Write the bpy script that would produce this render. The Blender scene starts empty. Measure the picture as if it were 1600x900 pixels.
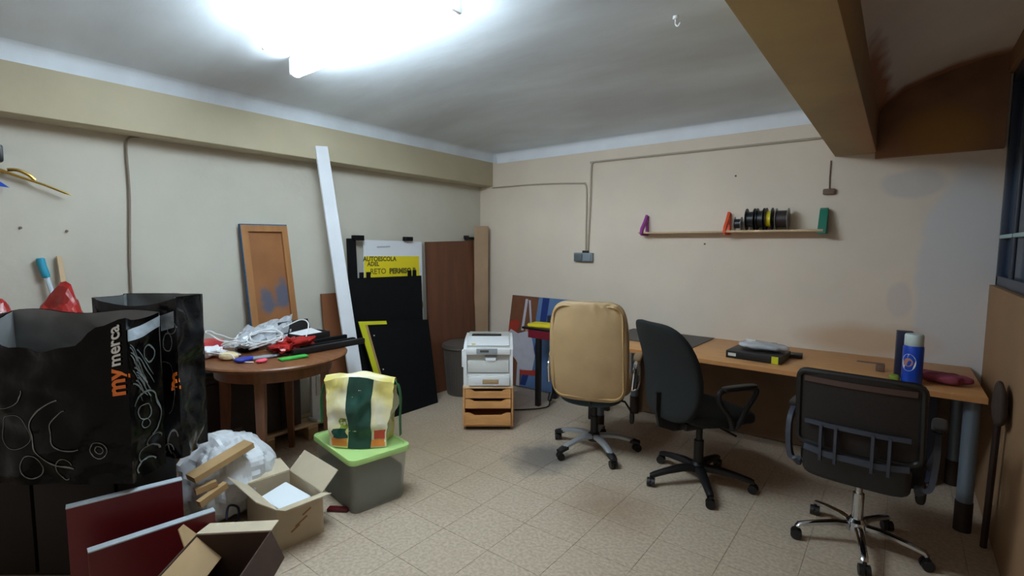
import bpy, bmesh, math, random
from mathutils import Vector, Matrix, noise
random.seed(7)
C = bpy.context.scene.collection
PI = math.pi

# ------------------------------------------------------------------ camera, world, exposure
cd = bpy.data.cameras.new('camera'); cam = bpy.data.objects.new('camera', cd); C.objects.link(cam)
cd.sensor_width = 36.0; cd.lens = 17.401; cd.clip_start = 0.02
_r, _u, _b = (0.78764, 0.6161, 0.00608), (-0.05638, 0.06225, 0.99647), (0.61355, -0.7852, 0.08377)
m = Matrix.Identity(4)
for i in range(3):
    m[i][0], m[i][1], m[i][2] = _r[i], _u[i], _b[i]
m[0][3], m[1][3], m[2][3] = 3.7859, -4.2488, 1.5
cam.matrix_world = m
bpy.context.scene.camera = cam
sc = bpy.context.scene
w = bpy.data.worlds.new('world'); sc.world = w; w.use_nodes = True
w.node_tree.nodes['Background'].inputs[0].default_value = (1.0, 0.92, 0.84, 1)
w.node_tree.nodes['Background'].inputs[1].default_value = 0.21
TUBE_STRENGTH = 27.0
sc.view_settings.view_transform = 'Standard'
sc.view_settings.look = 'None'
sc.view_settings.exposure = 0.92
sc.view_settings.gamma = 1.0

# ------------------------------------------------------------------ materials
def lin(c):
    return tuple(((v/255)/12.92 if v/255 <= 0.04045 else ((v/255+0.055)/1.055)**2.4) for v in c)
def mat(name, col, rough=0.6, metal=0.0, var=0.0, scale=8.0, bump=0.0, bscale=40.0, col2=None, alpha=1.0, spec=0.5, stretch=None):
    mt = bpy.data.materials.new(name); mt.use_nodes = True
    nt = mt.node_tree; b = nt.nodes['Principled BSDF']
    a = lin(col); b.inputs['Base Color'].default_value = (*a, 1)
    b.inputs['Roughness'].default_value = rough; b.inputs['Metallic'].default_value = metal
    b.inputs['Specular IOR Level'].default_value = spec
    b.inputs['Alpha'].default_value = alpha
    geo = nt.nodes.new('ShaderNodeNewGeometry')
    src = geo.outputs['Position']
    if stretch:
        mp = nt.nodes.new('ShaderNodeMapping'); mp.inputs['Scale'].default_value = stretch
        nt.links.new(src, mp.inputs['Vector']); src = mp.outputs['Vector']
    if var > 0 or col2:
        n = nt.nodes.new('ShaderNodeTexNoise'); n.inputs['Scale'].default_value = scale; n.inputs['Detail'].default_value = 5
        nt.links.new(src, n.inputs['Vector'])
        r = nt.nodes.new('ShaderNodeValToRGB')
        c2 = lin(col2) if col2 else tuple(v*(1-var) for v in a)
        c1 = a if col2 else tuple(min(1, v*(1+var*0.6)) for v in a)
        r.color_ramp.elements[0].position = 0.36; r.color_ramp.elements[1].position = 0.64
        r.color_ramp.elements[0].color = (*c2, 1); r.color_ramp.elements[1].color = (*c1, 1)
        nt.links.new(n.outputs['Fac'], r.inputs['Fac']); nt.links.new(r.outputs['Color'], b.inputs['Base Color'])
    if bump > 0:
        n2 = nt.nodes.new('ShaderNodeTexNoise'); n2.inputs['Scale'].default_value = bscale; n2.inputs['Detail'].default_value = 3
        nt.links.new(src, n2.inputs['Vector'])
        bp = nt.nodes.new('ShaderNodeBump'); bp.inputs['Strength'].default_value = bump; bp.inputs['Distance'].default_value = 0.01
        nt.links.new(n2.outputs['Fac'], bp.inputs['Height']); nt.links.new(bp.outputs['Normal'], b.inputs['Normal'])
    return mt
def emit(name, col, s):
    mt = bpy.data.materials.new(name); mt.use_nodes = True; nt = mt.node_tree
    b = nt.nodes['Principled BSDF']; b.inputs['Emission Color'].default_value = (*col, 1); b.inputs['Emission Strength'].default_value = s
    return mt
def blob_mask(nt, centre, radii, edge=0.35, nscale=4.0, namp=0.5):
    """soft noisy-edged ellipsoid mask (a stain with a shape of its own) in world space"""
    geo = nt.nodes.new('ShaderNodeNewGeometry')
    s = nt.nodes.new('ShaderNodeVectorMath'); s.operation = 'SUBTRACT'; s.inputs[1].default_value = centre
    nt.links.new(geo.outputs['Position'], s.inputs[0])
    d = nt.nodes.new('ShaderNodeVectorMath'); d.operation = 'DIVIDE'; d.inputs[1].default_value = radii
    nt.links.new(s.outputs[0], d.inputs[0])
    l = nt.nodes.new('ShaderNodeVectorMath'); l.operation = 'LENGTH'; nt.links.new(d.outputs[0], l.inputs[0])
    n = nt.nodes.new('ShaderNodeTexNoise'); n.inputs['Scale'].default_value = nscale; n.inputs['Detail'].default_value = 6
    nt.links.new(geo.outputs['Position'], n.inputs['Vector'])
    ma = nt.nodes.new('ShaderNodeMath'); ma.operation = 'MULTIPLY_ADD'; ma.inputs[1].default_value = namp*2; 
    nt.links.new(n.outputs['Fac'], ma.inputs[0]); nt.links.new(l.outputs['Value'], ma.inputs[2])
    mr = nt.nodes.new('ShaderNodeMapRange'); mr.inputs['From Min'].default_value = 1+namp-edge; mr.inputs['From Max'].default_value = 1+namp+edge
    mr.inputs['To Min'].default_value = 1; mr.inputs['To Max'].default_value = 0
    nt.links.new(ma.outputs[0], mr.inputs['Value'])
    return mr.outputs['Result']
def stain(mt, col, centre, radii, amount=1.0, **k):
    nt = mt.node_tree; b = nt.nodes['Principled BSDF']; inp = b.inputs['Base Color']
    mask = blob_mask(nt, centre, radii, **k)
    mx = nt.nodes.new('ShaderNodeMix'); mx.data_type = 'RGBA'
    mu = nt.nodes.new('ShaderNodeMath'); mu.operation = 'MULTIPLY'; mu.inputs[1].default_value = amount
    nt.links.new(mask, mu.inputs[0]); nt.links.new(mu.outputs[0], mx.inputs['Factor'])
    if inp.links:
        nt.links.new(inp.links[0].from_socket, mx.inputs['A'])
    else:
        mx.inputs['A'].default_value = inp.default_value
    mx.inputs['B'].default_value = (*lin(col), 1)
    nt.links.new(mx.outputs['Result'], inp)

M = {}
M['wall'] = mat('cream_paint', (198, 194, 180), 0.75, var=0.06, scale=1.6, bump=0.15, bscale=18)
M['wall_back'] = mat('cream_paint_back', (222, 208, 191), 0.75, var=0.05, scale=1.5, bump=0.15, bscale=16)
stain(M['wall_back'], (206, 203, 202), (4.12, 0, 1.25), (0.25, 1, 0.74), 0.9, edge=0.08, nscale=3, namp=0.25)
stain(M['wall_back'], (196, 190, 186), (3.82, 0, 1.93), (0.17, 1, 0.09), 0.7, edge=0.15, nscale=5, namp=0.3)
stain(M['wall_back'], (200, 190, 186), (3.80, 0, 1.15), (0.07, 1, 0.12), 0.5, edge=0.15, nscale=5, namp=0.3)
stain(M['wall_back'], (190, 150, 105), (3.62, 0, 0.86), (0.35, 1, 0.10), 0.6, edge=0.4, nscale=4, namp=0.4)
M['beam'] = mat('beam_paint', (186, 176, 150), 0.75, var=0.07, scale=2, bump=0.12, bscale=14)
M['bigbeam'] = mat('ochre_beam_paint', (178, 156, 112), 0.75, var=0.12, scale=2.2, bump=0.15, bscale=12, col2=(164, 142, 108))
stain(M['bigbeam'], (192, 134, 82), (3.62, -0.6, 2.3), (0.12, 1.1, 0.22), 0.7, edge=0.4, nscale=4, namp=0.5)
M['ceil'] = mat('ceiling_plaster', (226, 236, 244), 0.85, scale=1.1, bump=0.25, bscale=7, col2=(200, 206, 212), stretch=(0.6, 1.4, 1))
M['ceil_right'] = mat('ceiling_plaster_right', (240, 228, 216), 0.85, var=0.05, scale=2, bump=0.2, bscale=8)
stain(M['ceil_right'], (176, 112, 62), (3.62, -0.5, 2.42), (0.07, 0.9, 0.12), 0.9, edge=0.3, nscale=6, namp=0.6)
stain(M['ceil_right'], (170, 112, 70), (3.95, 0, 2.6), (0.8, 0.16, 0.3), 0.9, edge=0.3, nscale=4, namp=0.4)
M['cove'] = mat('white_cove_paint', (236, 242, 250), 0.8, var=0.04, scale=4, bump=0.1)
M['damp'] = mat('damp_brown_plaster', (156, 112, 80), 0.8, scale=2.5, bump=0.25, bscale=12, col2=(122, 90, 66))
stain(M['damp'], (170, 126, 62), (3.95, -0.05, 2.22), (0.18, 1, 0.16), 0.8, edge=0.4, nscale=5, namp=0.5)
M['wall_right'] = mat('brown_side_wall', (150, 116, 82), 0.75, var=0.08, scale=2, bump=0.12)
M['tile'] = mat('terrazzo_tile', (200, 183, 162), 0.42, scale=55, bump=0.03, bscale=60, col2=(176, 158, 136))
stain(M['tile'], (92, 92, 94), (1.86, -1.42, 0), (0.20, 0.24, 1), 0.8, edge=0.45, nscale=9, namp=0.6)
stain(M['tile'], (140, 112, 88), (2.55, -1.72, 0), (0.22, 0.2, 1), 0.5, edge=0.6, nscale=6, namp=0.7)
stain(M['tile'], (150, 128, 98), (0.9, -1.9, 0), (0.8, 0.5, 1), 0.5, edge=0.6, nscale=4, namp=0.7)
M['grout'] = mat('tile_grout', (152, 136, 114), 0.9)
M['skirt'] = mat('terrazzo_skirting', (160, 140, 112), 0.6, scale=50, col2=(136, 118, 94))
M['white'] = mat('white_plastic', (226, 228, 230), 0.45)
M['whitewood'] = mat('white_lacquer', (226, 230, 236), 0.5, var=0.03, scale=6)
M['paper'] = mat('white_paper', (232, 234, 238), 0.7)
M['beigepl'] = mat('grey_white_plastic', (206, 206, 202), 0.45)
M['greypl'] = mat('grey_plastic', (140, 146, 152), 0.45)
M['black'] = mat('black_plastic', (18, 18, 20), 0.45)
M['blackmatte'] = mat('black_painted_board', (11, 12, 15), 0.75, spec=0.2, var=0.15, scale=20)
M['blackfab'] = mat('black_fabric', (20, 24, 25), 0.9, var=0.15, scale=120, bump=0.2, bscale=300)
M['mesh'] = mat('black_mesh', (30, 22, 18), 0.8, var=0.2, scale=150)
M['bluegrey'] = mat('blue_grey_plastic', (52, 58, 70), 0.5)
M['teal'] = mat('dark_teal_fabric', (40, 58, 66), 0.85)
M['leather'] = mat('tan_leather', (176, 148, 108), 0.5, var=0.07, scale=5, bump=0.12, bscale=22)
M['seam'] = mat('tan_piping', (184, 150, 100), 0.5)
M['silver'] = mat('silver_plastic', (176, 180, 186), 0.35, metal=0.5)
M['chrome'] = mat('chrome', (210, 214, 220), 0.12, metal=1.0)
M['desk'] = mat('desk_laminate', (206, 150, 92), 0.4, var=0.10, scale=5, stretch=(1, 7, 7))
M['deskedge'] = mat('desk_edge', (192, 134, 80), 0.5)
M['greyleg'] = mat('grey_blue_metal', (112, 124, 136), 0.4, metal=0.3)
M['beech'] = mat('beech_wood', (206, 150, 92), 0.5, var=0.12, scale=6, stretch=(1, 1, 6))
M['beechtop'] = mat('pale_beech_wood', (214, 184, 146), 0.5, var=0.08, scale=6)
M['tablewood'] = mat('orange_brown_wood', (122, 76, 44), 0.4, var=0.2, scale=6, stretch=(1, 6, 1))
M['darkwood'] = mat('dark_brown_wood', (44, 26, 18), 0.6, var=0.25, scale=6)
M['doorwood'] = mat('brown_plywood', (108, 66, 44), 0.55, var=0.18, scale=4, stretch=(3, 3, 0.4))
M['brownboard'] = mat('brown_board', (136, 84, 52), 0.6, var=0.12, scale=4)
M['framewood'] = mat('varnished_pine', (166, 116, 70), 0.5, var=0.14, scale=5, stretch=(3, 3, 0.5))
M['framepanel'] = mat('hardboard_panel', (150, 98, 56), 0.6, var=0.12, scale=5)
stain(M['framepanel'], (70, 92, 118), (0.15, -2.36, 1.12), (0.2, 0.06, 0.12), 0.8, edge=0.3, nscale=16, namp=0.8)
stain(M['framepanel'], (70, 92, 118), (0.15, -2.48, 1.08), (0.2, 0.05, 0.10), 0.8, edge=0.3, nscale=16, namp=0.8)
M['bluepaint'] = mat('blue_paint', (44, 92, 128), 0.6, var=0.2, scale=30)
M['card'] = mat('brown_cardboard', (176, 146, 106), 0.8, var=0.06, scale=8)
M['cardwhite'] = mat('pale_cardboard', (196, 182, 156), 0.8, var=0.05, scale=8)
M['cardin'] = mat('cardboard_inside', (150, 112, 72), 0.85)
M['carddark'] = mat('dark_cardboard', (66, 46, 36), 0.85, var=0.12, scale=8)
M['foam'] = mat('white_foam', (236, 244, 250), 0.6)
M['sackm'] = mat('white_sack', (214, 218, 222), 0.4, var=0.06, scale=10, bump=0.3, bscale=18)
M['batten'] = mat('pine_batten', (178, 144, 100), 0.6, var=0.12, scale=8)
M['red'] = mat('dark_red_laminate', (88, 10, 18), 0.4, var=0.1, scale=5)
M['greyedge'] = mat('grey_edge_strip', (168, 178, 186), 0.5)
M['redfilm'] = mat('red_plastic_film', (164, 34, 30), 0.3, var=0.15, scale=12, bump=0.4, bscale=25)
M['redbox'] = mat('red_card', (206, 70, 72), 0.6)
M['bagblack'] = mat('glossy_black_bag', (5, 5, 6), 0.2, spec=0.12, var=0.2, scale=8, bump=0.8, bscale=7)
M['bagphoto'] = mat('dark_printed_bag', (30, 31, 34), 0.2, spec=0.25, scale=9, bump=0.8, bscale=9, col2=(8, 8, 9))
M['baglining'] = mat('silver_grey_lining', (104, 106, 106), 0.35, var=0.2, scale=7, bump=0.4, bscale=9)
M['ringp'] = mat('pale_print', (112, 116, 115), 0.4, var=0.35, scale=20)
M['silverfold'] = mat('silver_fold_film', (138, 146, 152), 0.22, var=0.3, scale=14, bump=0.6, bscale=16)
M['leafp'] = mat('grey_leaf_print', (92, 97, 96), 0.35, var=0.4, scale=18)
M['orangep'] = mat('orange_print', (226, 112, 28), 0.5)
M['whitep'] = mat('white_print', (214, 216, 212), 0.5)
M['greenlid'] = mat('lime_green_lid', (176, 214, 132), 0.45)
M['tub'] = mat('frosted_tub', (196, 202, 198), 0.3, var=0.05, scale=5, alpha=0.38)
M['tubfill'] = mat('dark_grey_contents', (60, 68, 66), 0.7, var=0.2, scale=6)
M['shopgreen'] = mat('dark_green_print', (20, 66, 54), 0.3, var=0.15, scale=12, bump=0.3, bscale=14)
M['shopyellow'] = mat('yellow_white_print', (228, 224, 204), 0.35, scale=5, bump=0.4, bscale=12, col2=(222, 208, 120))
M['strapgreen'] = mat('green_strap', (24, 108, 60), 0.5)
M['orangeveg'] = mat('orange_vegetable_print', (226, 134, 58), 0.5)
M['redveg'] = mat('red_vegetable_print', (206, 72, 56), 0.5)
M['greenveg'] = mat('green_vegetable_print', (126, 150, 44), 0.5)
M['yellow'] = mat('yellow_card', (232, 212, 30), 0.55)
M['yellowedge'] = mat('yellow_edging', (206, 206, 36), 0.5)
M['signwhite'] = mat('white_sign_card', (222, 226, 232), 0.55)
M['signtext'] = mat('olive_sign_lettering', (92, 86, 20), 0.6)
M['binm'] = mat('grey_brown_bin', (88, 80, 74), 0.6, var=0.06, scale=10)
M['cardtube'] = mat('tan_cardboard', (168, 138, 108), 0.75, var=0.06, scale=6)
M['cable'] = mat('white_cable', (236, 238, 240), 0.4)
M['clear'] = mat('clear_plastic_film', (206, 210, 216), 0.2, alpha=0.72, bump=0.5, bscale=18)
M['navy'] = mat('navy_card', (26, 34, 62), 0.5)
M['bottleblue'] = mat('bright_blue_plastic', (18, 72, 190), 0.3)
M['cap'] = mat('pale_cap', (206, 222, 218), 0.4)
M['pinkcloth'] = mat('dusky_pink_cloth', (150, 70, 92), 0.9, var=0.2, scale=20)
M['green'] = mat('green_card', (60, 172, 72), 0.5)
M['pink'] = mat('pink_plastic', (222, 80, 104), 0.5)
M['blue'] = mat('blue_plastic', (40, 52, 150), 0.4)
M['beige'] = mat('beige_fabric', (220, 198, 154), 0.9)
M['purple'] = mat('purple_plastic', (152, 52, 148), 0.45)
M['orange'] = mat('orange_plastic', (240, 84, 40), 0.45)
M['greenp'] = mat('dark_green_plastic', (14, 116, 92), 0.45)
M['pine'] = mat('pale_pine', (206, 178, 140), 0.6, var=0.08, scale=8)
M['spoolblack'] = mat('black_spool', (22, 24, 32), 0.4)
M['spoolclear'] = mat('clear_spool', (170, 168, 164), 0.3, alpha=0.6)
M['brass'] = mat('brass', (196, 160, 84), 0.25, metal=1.0)
M['conduit'] = mat('painted_conduit', (176, 164, 146), 0.6)
M['greycable'] = mat('grey_cable', (132, 120, 106), 0.6)
M['socket'] = mat('grey_socket', (128, 140, 150), 0.4)
M['socketdark'] = mat('dark_socket_cover', (96, 106, 112), 0.3)
M['brownfit'] = mat('brown_fitting', (112, 88, 74), 0.6)
M['frame_blue'] = mat('dark_blue_frame', (44, 56, 76), 0.4)
M['glass'] = mat('dark_blue_glass', (52, 72, 98), 0.25, spec=0.5)
M['tealbar'] = mat('pale_teal_bar', (190, 226, 228), 0.3, metal=0.3)
M['tube'] = emit('lit_tube', (0.76, 0.90, 0.99), TUBE_STRENGTH)
M['teals'] = mat('teal_rubber', (40, 150, 178), 0.5)
M['shaft'] = mat('pale_blue_shaft', (196, 214, 224), 0.4)
M['pbrown'] = mat('print_brown', (120, 76, 52), 0.5, var=0.1, scale=14)
M['pblue'] = mat('print_blue', (92, 122, 166), 0.5, var=0.08, scale=6)
M['pnavy'] = mat('print_navy', (26, 54, 120), 0.5)
M['ppale'] = mat('print_pale', (190, 188, 198), 0.5, var=0.06, scale=14)
M['pred'] = mat('print_red', (166, 56, 40), 0.5)
M['pskin'] = mat('print_warm', (190, 130, 106), 0.5)
M['mat'] = mat('dark_grey_desk_mat', (72, 68, 66), 0.5)
M['underdesk'] = mat('brown_panel', (118, 92, 66), 0.6, var=0.1, scale=5)
M['maroon'] = mat('maroon_edge', (112, 18, 36), 0.5)
M['greybox'] = mat('dark_brown_bag', (58, 42, 34), 0.8, var=0.2, scale=8)

# ------------------------------------------------------------------ builders
class MB:
    def __init__(s): s.bm = bmesh.new()
    def _mat(s, geom_verts, mtx):
        bmesh.ops.transform(s.bm, matrix=mtx, verts=geom_verts)
    def box(s, c, size, rot=(0, 0, 0), bevel=0.0, seg=2):
        t = bmesh.new()
        bmesh.ops.create_cube(t, size=1.0)
        bmesh.ops.scale(t, vec=size, verts=t.verts)
        if bevel > 0:
            bmesh.ops.bevel(t, geom=t.edges[:], offset=bevel, segments=seg, affect='EDGES', profile=0.5)
        mx = Matrix.Translation(c) @ (Matrix.Rotation(rot[2], 4, 'Z') @ Matrix.Rotation(rot[1], 4, 'Y') @ Matrix.Rotation(rot[0], 4, 'X'))
        bmesh.ops.transform(t, matrix=mx, verts=t.verts)
        s.merge(t); return s
    def merge(s, t):
        me = bpy.data.meshes.new('tmp'); t.to_mesh(me); t.free(); s.bm.from_mesh(me); bpy.data.meshes.remove(me)
    def cyl(s, p0, p1, r0, r1=None, n=16):
        p0 = Vector(p0); p1 = Vector(p1); r1 = r0 if r1 is None else r1
        d = p1-p0; t = bmesh.new()
        bmesh.ops.create_cone(t, cap_ends=True, segments=n, radius1=r0, radius2=max(r1, 1e-5), depth=d.length)
        q = Vector((0, 0, 1)).rotation_difference(d.normalized()).to_matrix().to_4x4()
        bmesh.ops.transform(t, matrix=Matrix.Translation((p0+p1)/2) @ q, verts=t.verts)
        s.merge(t); return s
    def ico(s, c, r, sub=2, sc=(1, 1, 1)):
        t = bmesh.new(); bmesh.ops.create_icosphere(t, subdivisions=sub, radius=r)
        bmesh.ops.scale(t, vec=sc, verts=t.verts); bmesh.ops.translate(t, vec=c, verts=t.verts)
        s.merge(t); return s
    def sweep(s, pts, prof, closed=False, up=None, scales=None):
        pts = [Vector(p) for p in pts]; n = len(pts); rings = []
        prev = None
        for i, p in enumerate(pts):
            a = pts[(i-1) % n] if (closed or i > 0) else p
            b = pts[(i+1) % n] if (closed or i < n-1) else p
            t = (b-a).normalized()
            if up is not None:
                x = Vector(up).cross(t); x = x.normalized() if x.length > 1e-6 else Vector((1, 0, 0))
            else:
                if prev is None:
                    x = t.orthogonal().normalized()
                else:
                    x = prev-t*prev.dot(t); x.normalize()
                prev = x
            y = t.cross(x)
            k = scales[i] if scales else 1.0
            rings.append([s.bm.verts.new(p+x*(q[0]*k)+y*(q[1]*k)) for q in prof])
        m_ = len(prof)
        for i in range(n if closed else n-1):
            r0, r1 = rings[i], rings[(i+1) % n]
            for j in range(m_):
                try: s.bm.faces.new((r0[j], r0[(j+1) % m_], r1[(j+1) % m_], r1[j]))
                except ValueError: pass
        if not closed:
            s.bm.faces.new(rings[0][::-1]); s.bm.faces.new(rings[-1])
        return s
    def tube(s, pts, r, n=8, closed=False, scales=None):
        return s.sweep(pts, [(r*math.cos(2*PI*k/n), r*math.sin(2*PI*k/n)) for k in range(n)], closed, None, scales)
    def lathe(s, prof, c=(0, 0, 0), n=24, cap=True):
        rings = []
        for r, z in prof:
            rings.append([s.bm.verts.new((c[0]+r*math.cos(2*PI*k/n), c[1]+r*math.sin(2*PI*k/n), c[2]+z)) for k in range(n)])
        for a, b in zip(rings, rings[1:]):
            for k in range(n): s.bm.faces.new((a[k], a[(k+1) % n], b[(k+1) % n], b[k]))
        if cap:
            s.bm.faces.new(rings[0][::-1]); s.bm.faces.new(rings[-1])
        return s
    def prism(s, poly, thick, mtx=None):
        """poly in XY, extruded 0..thick along Z, then transformed"""
        a = [s.bm.verts.new((x, y, 0)) for x, y in poly]; b = [s.bm.verts.new((x, y, thick)) for x, y in poly]
        s.bm.faces.new(a[::-1]); s.bm.faces.new(b)
        for i in range(len(poly)):
            j = (i+1) % len(poly); s.bm.faces.new((a[i], a[j], b[j], b[i]))
        if mtx: bmesh.ops.transform(s.bm, matrix=mtx, verts=a+b)
        return s
    def hexa(s, bot, top):
        v = [s.bm.verts.new(p) for p in list(bot)+list(top)]; n = len(bot)
        s.bm.faces.new(v[:n][::-1]); s.bm.faces.new(v[n:])
        for i in range(n):
            j = (i+1) % n; s.bm.faces.new((v[i], v[j], v[n+j], v[n+i]))
        return s
    def grid(s, fn, nu, nv, thick=0.0):
        vs = [[s.bm.verts.new(fn(i/nu, j/nv)) for j in range(nv+1)] for i in range(nu+1)]
        for i in range(nu):
            for j in range(nv): s.bm.faces.new((vs[i][j], vs[i+1][j], vs[i+1][j+1], vs[i][j+1]))
        if thick:
            bmesh.ops.recalc_face_normals(s.bm, faces=s.bm.faces)
            bmesh.ops.solidify(s.bm, geom=s.bm.faces[:], thickness=thick)
        return s
    def soft(s, c, size, n=5.0, seg=10, fn=None, rot=(0, 0, 0)):
        t = bmesh.new(); bmesh.ops.create_cube(t, size=2.0)
        bmesh.ops.subdivide_edges(t, edges=t.edges[:], cuts=seg, use_grid_fill=True)
        for v in t.verts:
            q = v.co; k = (abs(q.x)**n+abs(q.y)**n+abs(q.z)**n)**(-1.0/n); q = q*k
            p = Vector((q.x*size[0]/2, q.y*size[1]/2, q.z*size[2]/2))
            if fn: p = fn(p)
            v.co = p
        mx = Matrix.Translation(c) @ (Matrix.Rotation(rot[2], 4, 'Z') @ Matrix.Rotation(rot[1], 4, 'Y') @ Matrix.Rotation(rot[0], 4, 'X'))
        bmesh.ops.transform(t, matrix=mx, verts=t.verts)
        s.merge(t); return s
def obj(name, mb, mt, parent=None, sharp=35, recalc=True):
    if recalc: bmesh.ops.recalc_face_normals(mb.bm, faces=mb.bm.faces)
    me = bpy.data.meshes.new(name); mb.bm.to_mesh(me); mb.bm.free()
    me.materials.append(mt)
    for p in me.polygons: p.use_smooth = True
    me.set_sharp_from_angle(angle=math.radians(sharp))
    o = bpy.data.objects.new(name, me); C.objects.link(o)
    if parent: o.parent = parent
    return o
def tag(o, label, cat, group=None, kind=None):
    o['label'] = label; o['category'] = cat
    if group: o['group'] = group
    if kind: o['kind'] = kind
    return o
def thing(name, label, cat, loc=(0, 0, 0), rz=0.0, group=None, rot=None):
    o = bpy.data.objects.new(name, None); C.objects.link(o); o.empty_display_size = 0.05
    o.location = loc; o.rotation_euler = rot if rot else (0, 0, rz)
    return tag(o, label, cat, group)
def struct(name, mb, mt, parent=None, sharp=35):
    o = obj(name, mb, mt, parent, sharp)
    if not parent: o['kind'] = 'structure'
    return o
def text_mb(body, size, mapfn, bold=0.0, align='LEFT'):
    cu = bpy.data.curves.new('lettering', 'FONT'); cu.body = body; cu.size = size; cu.offset = bold; cu.align_x = align; cu.resolution_u = 3
    o = bpy.data.objects.new('lettering', cu); C.objects.link(o)
    me = bpy.data.meshes.new_from_object(o.evaluated_get(bpy.context.evaluated_depsgraph_get()))
    C.objects.unlink(o); bpy.data.objects.remove(o)
    mb = MB(); mb.bm.from_mesh(me)
    for v in mb.bm.verts: v.co = Vector(mapfn(v.co.x, v.co.y))
    bpy.data.meshes.remove(me)
    return mb
def nz(x, y, z, s=1.0, a=1.0):
    return noise.noise(Vector((x*s, y*s, z*s)))*a
def lerp(a, b, t): return a+(b-a)*t
def spline(pts, n=10, closed=False):
    pts = [Vector(p) for p in pts]; out = []; L = len(pts)
    rng = range(L) if closed else range(L-1)
    for i in rng:
        p0 = pts[(i-1) % L] if (closed or i > 0) else pts[i]
        p1 = pts[i]; p2 = pts[(i+1) % L]
        p3 = pts[(i+2) % L] if (closed or i < L-2) else p2
        for k in range(n):
            t = k/n
            out.append(0.5*((2*p1)+(p2-p0)*t+(2*p0-5*p1+4*p2-p3)*t*t+(3*p1-p0-3*p2+p3)*t**3))
    if not closed: out.append(pts[-1])
    return out

# ------------------------------------------------------------------ setting
W = 4.235; YF = -4.75
floor = struct('floor', MB().box((W/2, YF/2, -0.03), (W+0.4, -YF+0.4, 0.052)), M['grout'])
T = 0.31; xs = [0.0]+[0.09+T*k for k in range(14)]+[W]; ys = [-T*k for k in range(16)]
tile_mesh = {}
for i in range(len(xs)-1):
    sx = xs[i+1]-xs[i]
    for j in range(len(ys)-1):
        key = round(sx, 3)
        if key not in tile_mesh:
            o = obj('tile', MB().box((0, 0, -0.002), (sx-0.002, T-0.002, 0.004)), M['tile'], floor); tile_mesh[key] = o.data
        else:
            o = bpy.data.objects.new('tile', tile_mesh[key]); C.objects.link(o); o.parent = floor
        o.location = ((xs[i]+xs[i+1])/2, ys[j]-T/2, 0.0)
HB = 2.1618; H = 2.4176; BX = 0.19
struct('wall_left', MB().box((-0.06, YF/2, 1.4), (0.12, -YF+0.24, 2.8)), M['wall'])
struct('wall_back', MB().box((W/2, 0.06, 1.4), (W+0.24, 0.12, 2.8)), M['wall_back'])
struct('trim_1', MB().box((BX/2, YF/2, (HB+2.8)/2), (BX, -YF, 2.8-HB), bevel=0.006), M['beam'])
# main ceiling: flat in the middle, rounded down to the walls
x0, x1 = BX, 3.40
def ceil_h(x, y):
    d = min(x-x0, -y)
    d2 = max(x1-x, 0)
    def prof(d):
        k = [(0, H), (0.003, H+0.05), (0.012, H+0.078), (0.04, H+0.094), (0.10, H+0.104), (0.2, H+0.118), (0.6, H+0.17), (1.1, H+0.21), (9, H+0.21)]
        for (a, za), (b, zb) in zip(k, k[1:]):
            if d <= b: return lerp(za, zb, (d-a)/(b-a))
        return k[-1][1]
    return prof(max(d, 0))+nz(x, y, 0, 1.1, 0.012)*min(1, max(d, 0)*3)
ux = [x0+v for v in (0, .003, .012, .025, .04, .05, .075, .1, .15, .2, .3, .45, .6, .8, 1.1, 1.5, 2, 2.5, 2.9, 3.21)]
uy = [0, -.003, -.012, -.025, -.04, -.05, -.075, -.1, -.15, -.2, -.3, -.45, -.6, -.8, -1.1, -1.5, -2, -2.5, -3, -3.5, -4, -4.4, -4.75]
mb = MB(); vs = [[mb.bm.verts.new((x, y, ceil_h(x, y))) for y in uy] for x in ux]
for i in range(len(ux)-1):
    for j in range(len(uy)-1): mb.bm.faces.new((vs[i][j], vs[i][j+1], vs[i+1][j+1], vs[i+1][j]))
ceiling = struct('ceiling', mb, M['ceil'], sharp=80)
# painted cove strip along the back wall and the left beam
cp = [(0.002, H-0.012), (0.006, H+0.03), (0.010, H+0.056), (0.020, H+0.078), (0.036, H+0.088)]
mb = MB(); rows = [[mb.bm.verts.new((x, -d, z-0.003)) for d, z in cp] for x in (x0+0.06, x0+0.14, 1.2, 2.2, 3.4)]
for a, b in zip(rows, rows[1:]):
    for k in range(len(cp)-1): mb.bm.faces.new((a[k], a[k+1], b[k+1], b[k]))
struct('trim_2', mb, M['cove'], sharp=80)
# the deep beam, the right bay's vault and the lintel at its end
struct('trim_3', MB().box((3.50, YF/2, 2.48), (0.24, -YF, 0.66), bevel=0.008), M['bigbeam'])
vp = [(3.60, 2.36), (3.63, 2.42), (3.66, 2.46), (3.75, 2.53), (3.87, 2.585), (4.0, 2.62), (4.13, 2.645), (4.30, 2.67)]
mb = MB(); ny = 24; rows = []
for j in range(ny+1):
    y = YF*j/ny; rows.append([mb.bm.verts.new((x, y, z+nz(x, y, 3, 4, 0.012))) for x, z in vp])
for a, b in zip(rows, rows[1:]):
    for k in range(len(vp)-1): mb.bm.faces.new((a[k], a[k+1], b[k+1], b[k]))
struct('trim_4', mb, M['ceil_right'], sharp=80)
struct('trim_5', MB().box((3.93, -0.02, 2.4), (0.63, 0.05, 0.58)), M['damp'])
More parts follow.
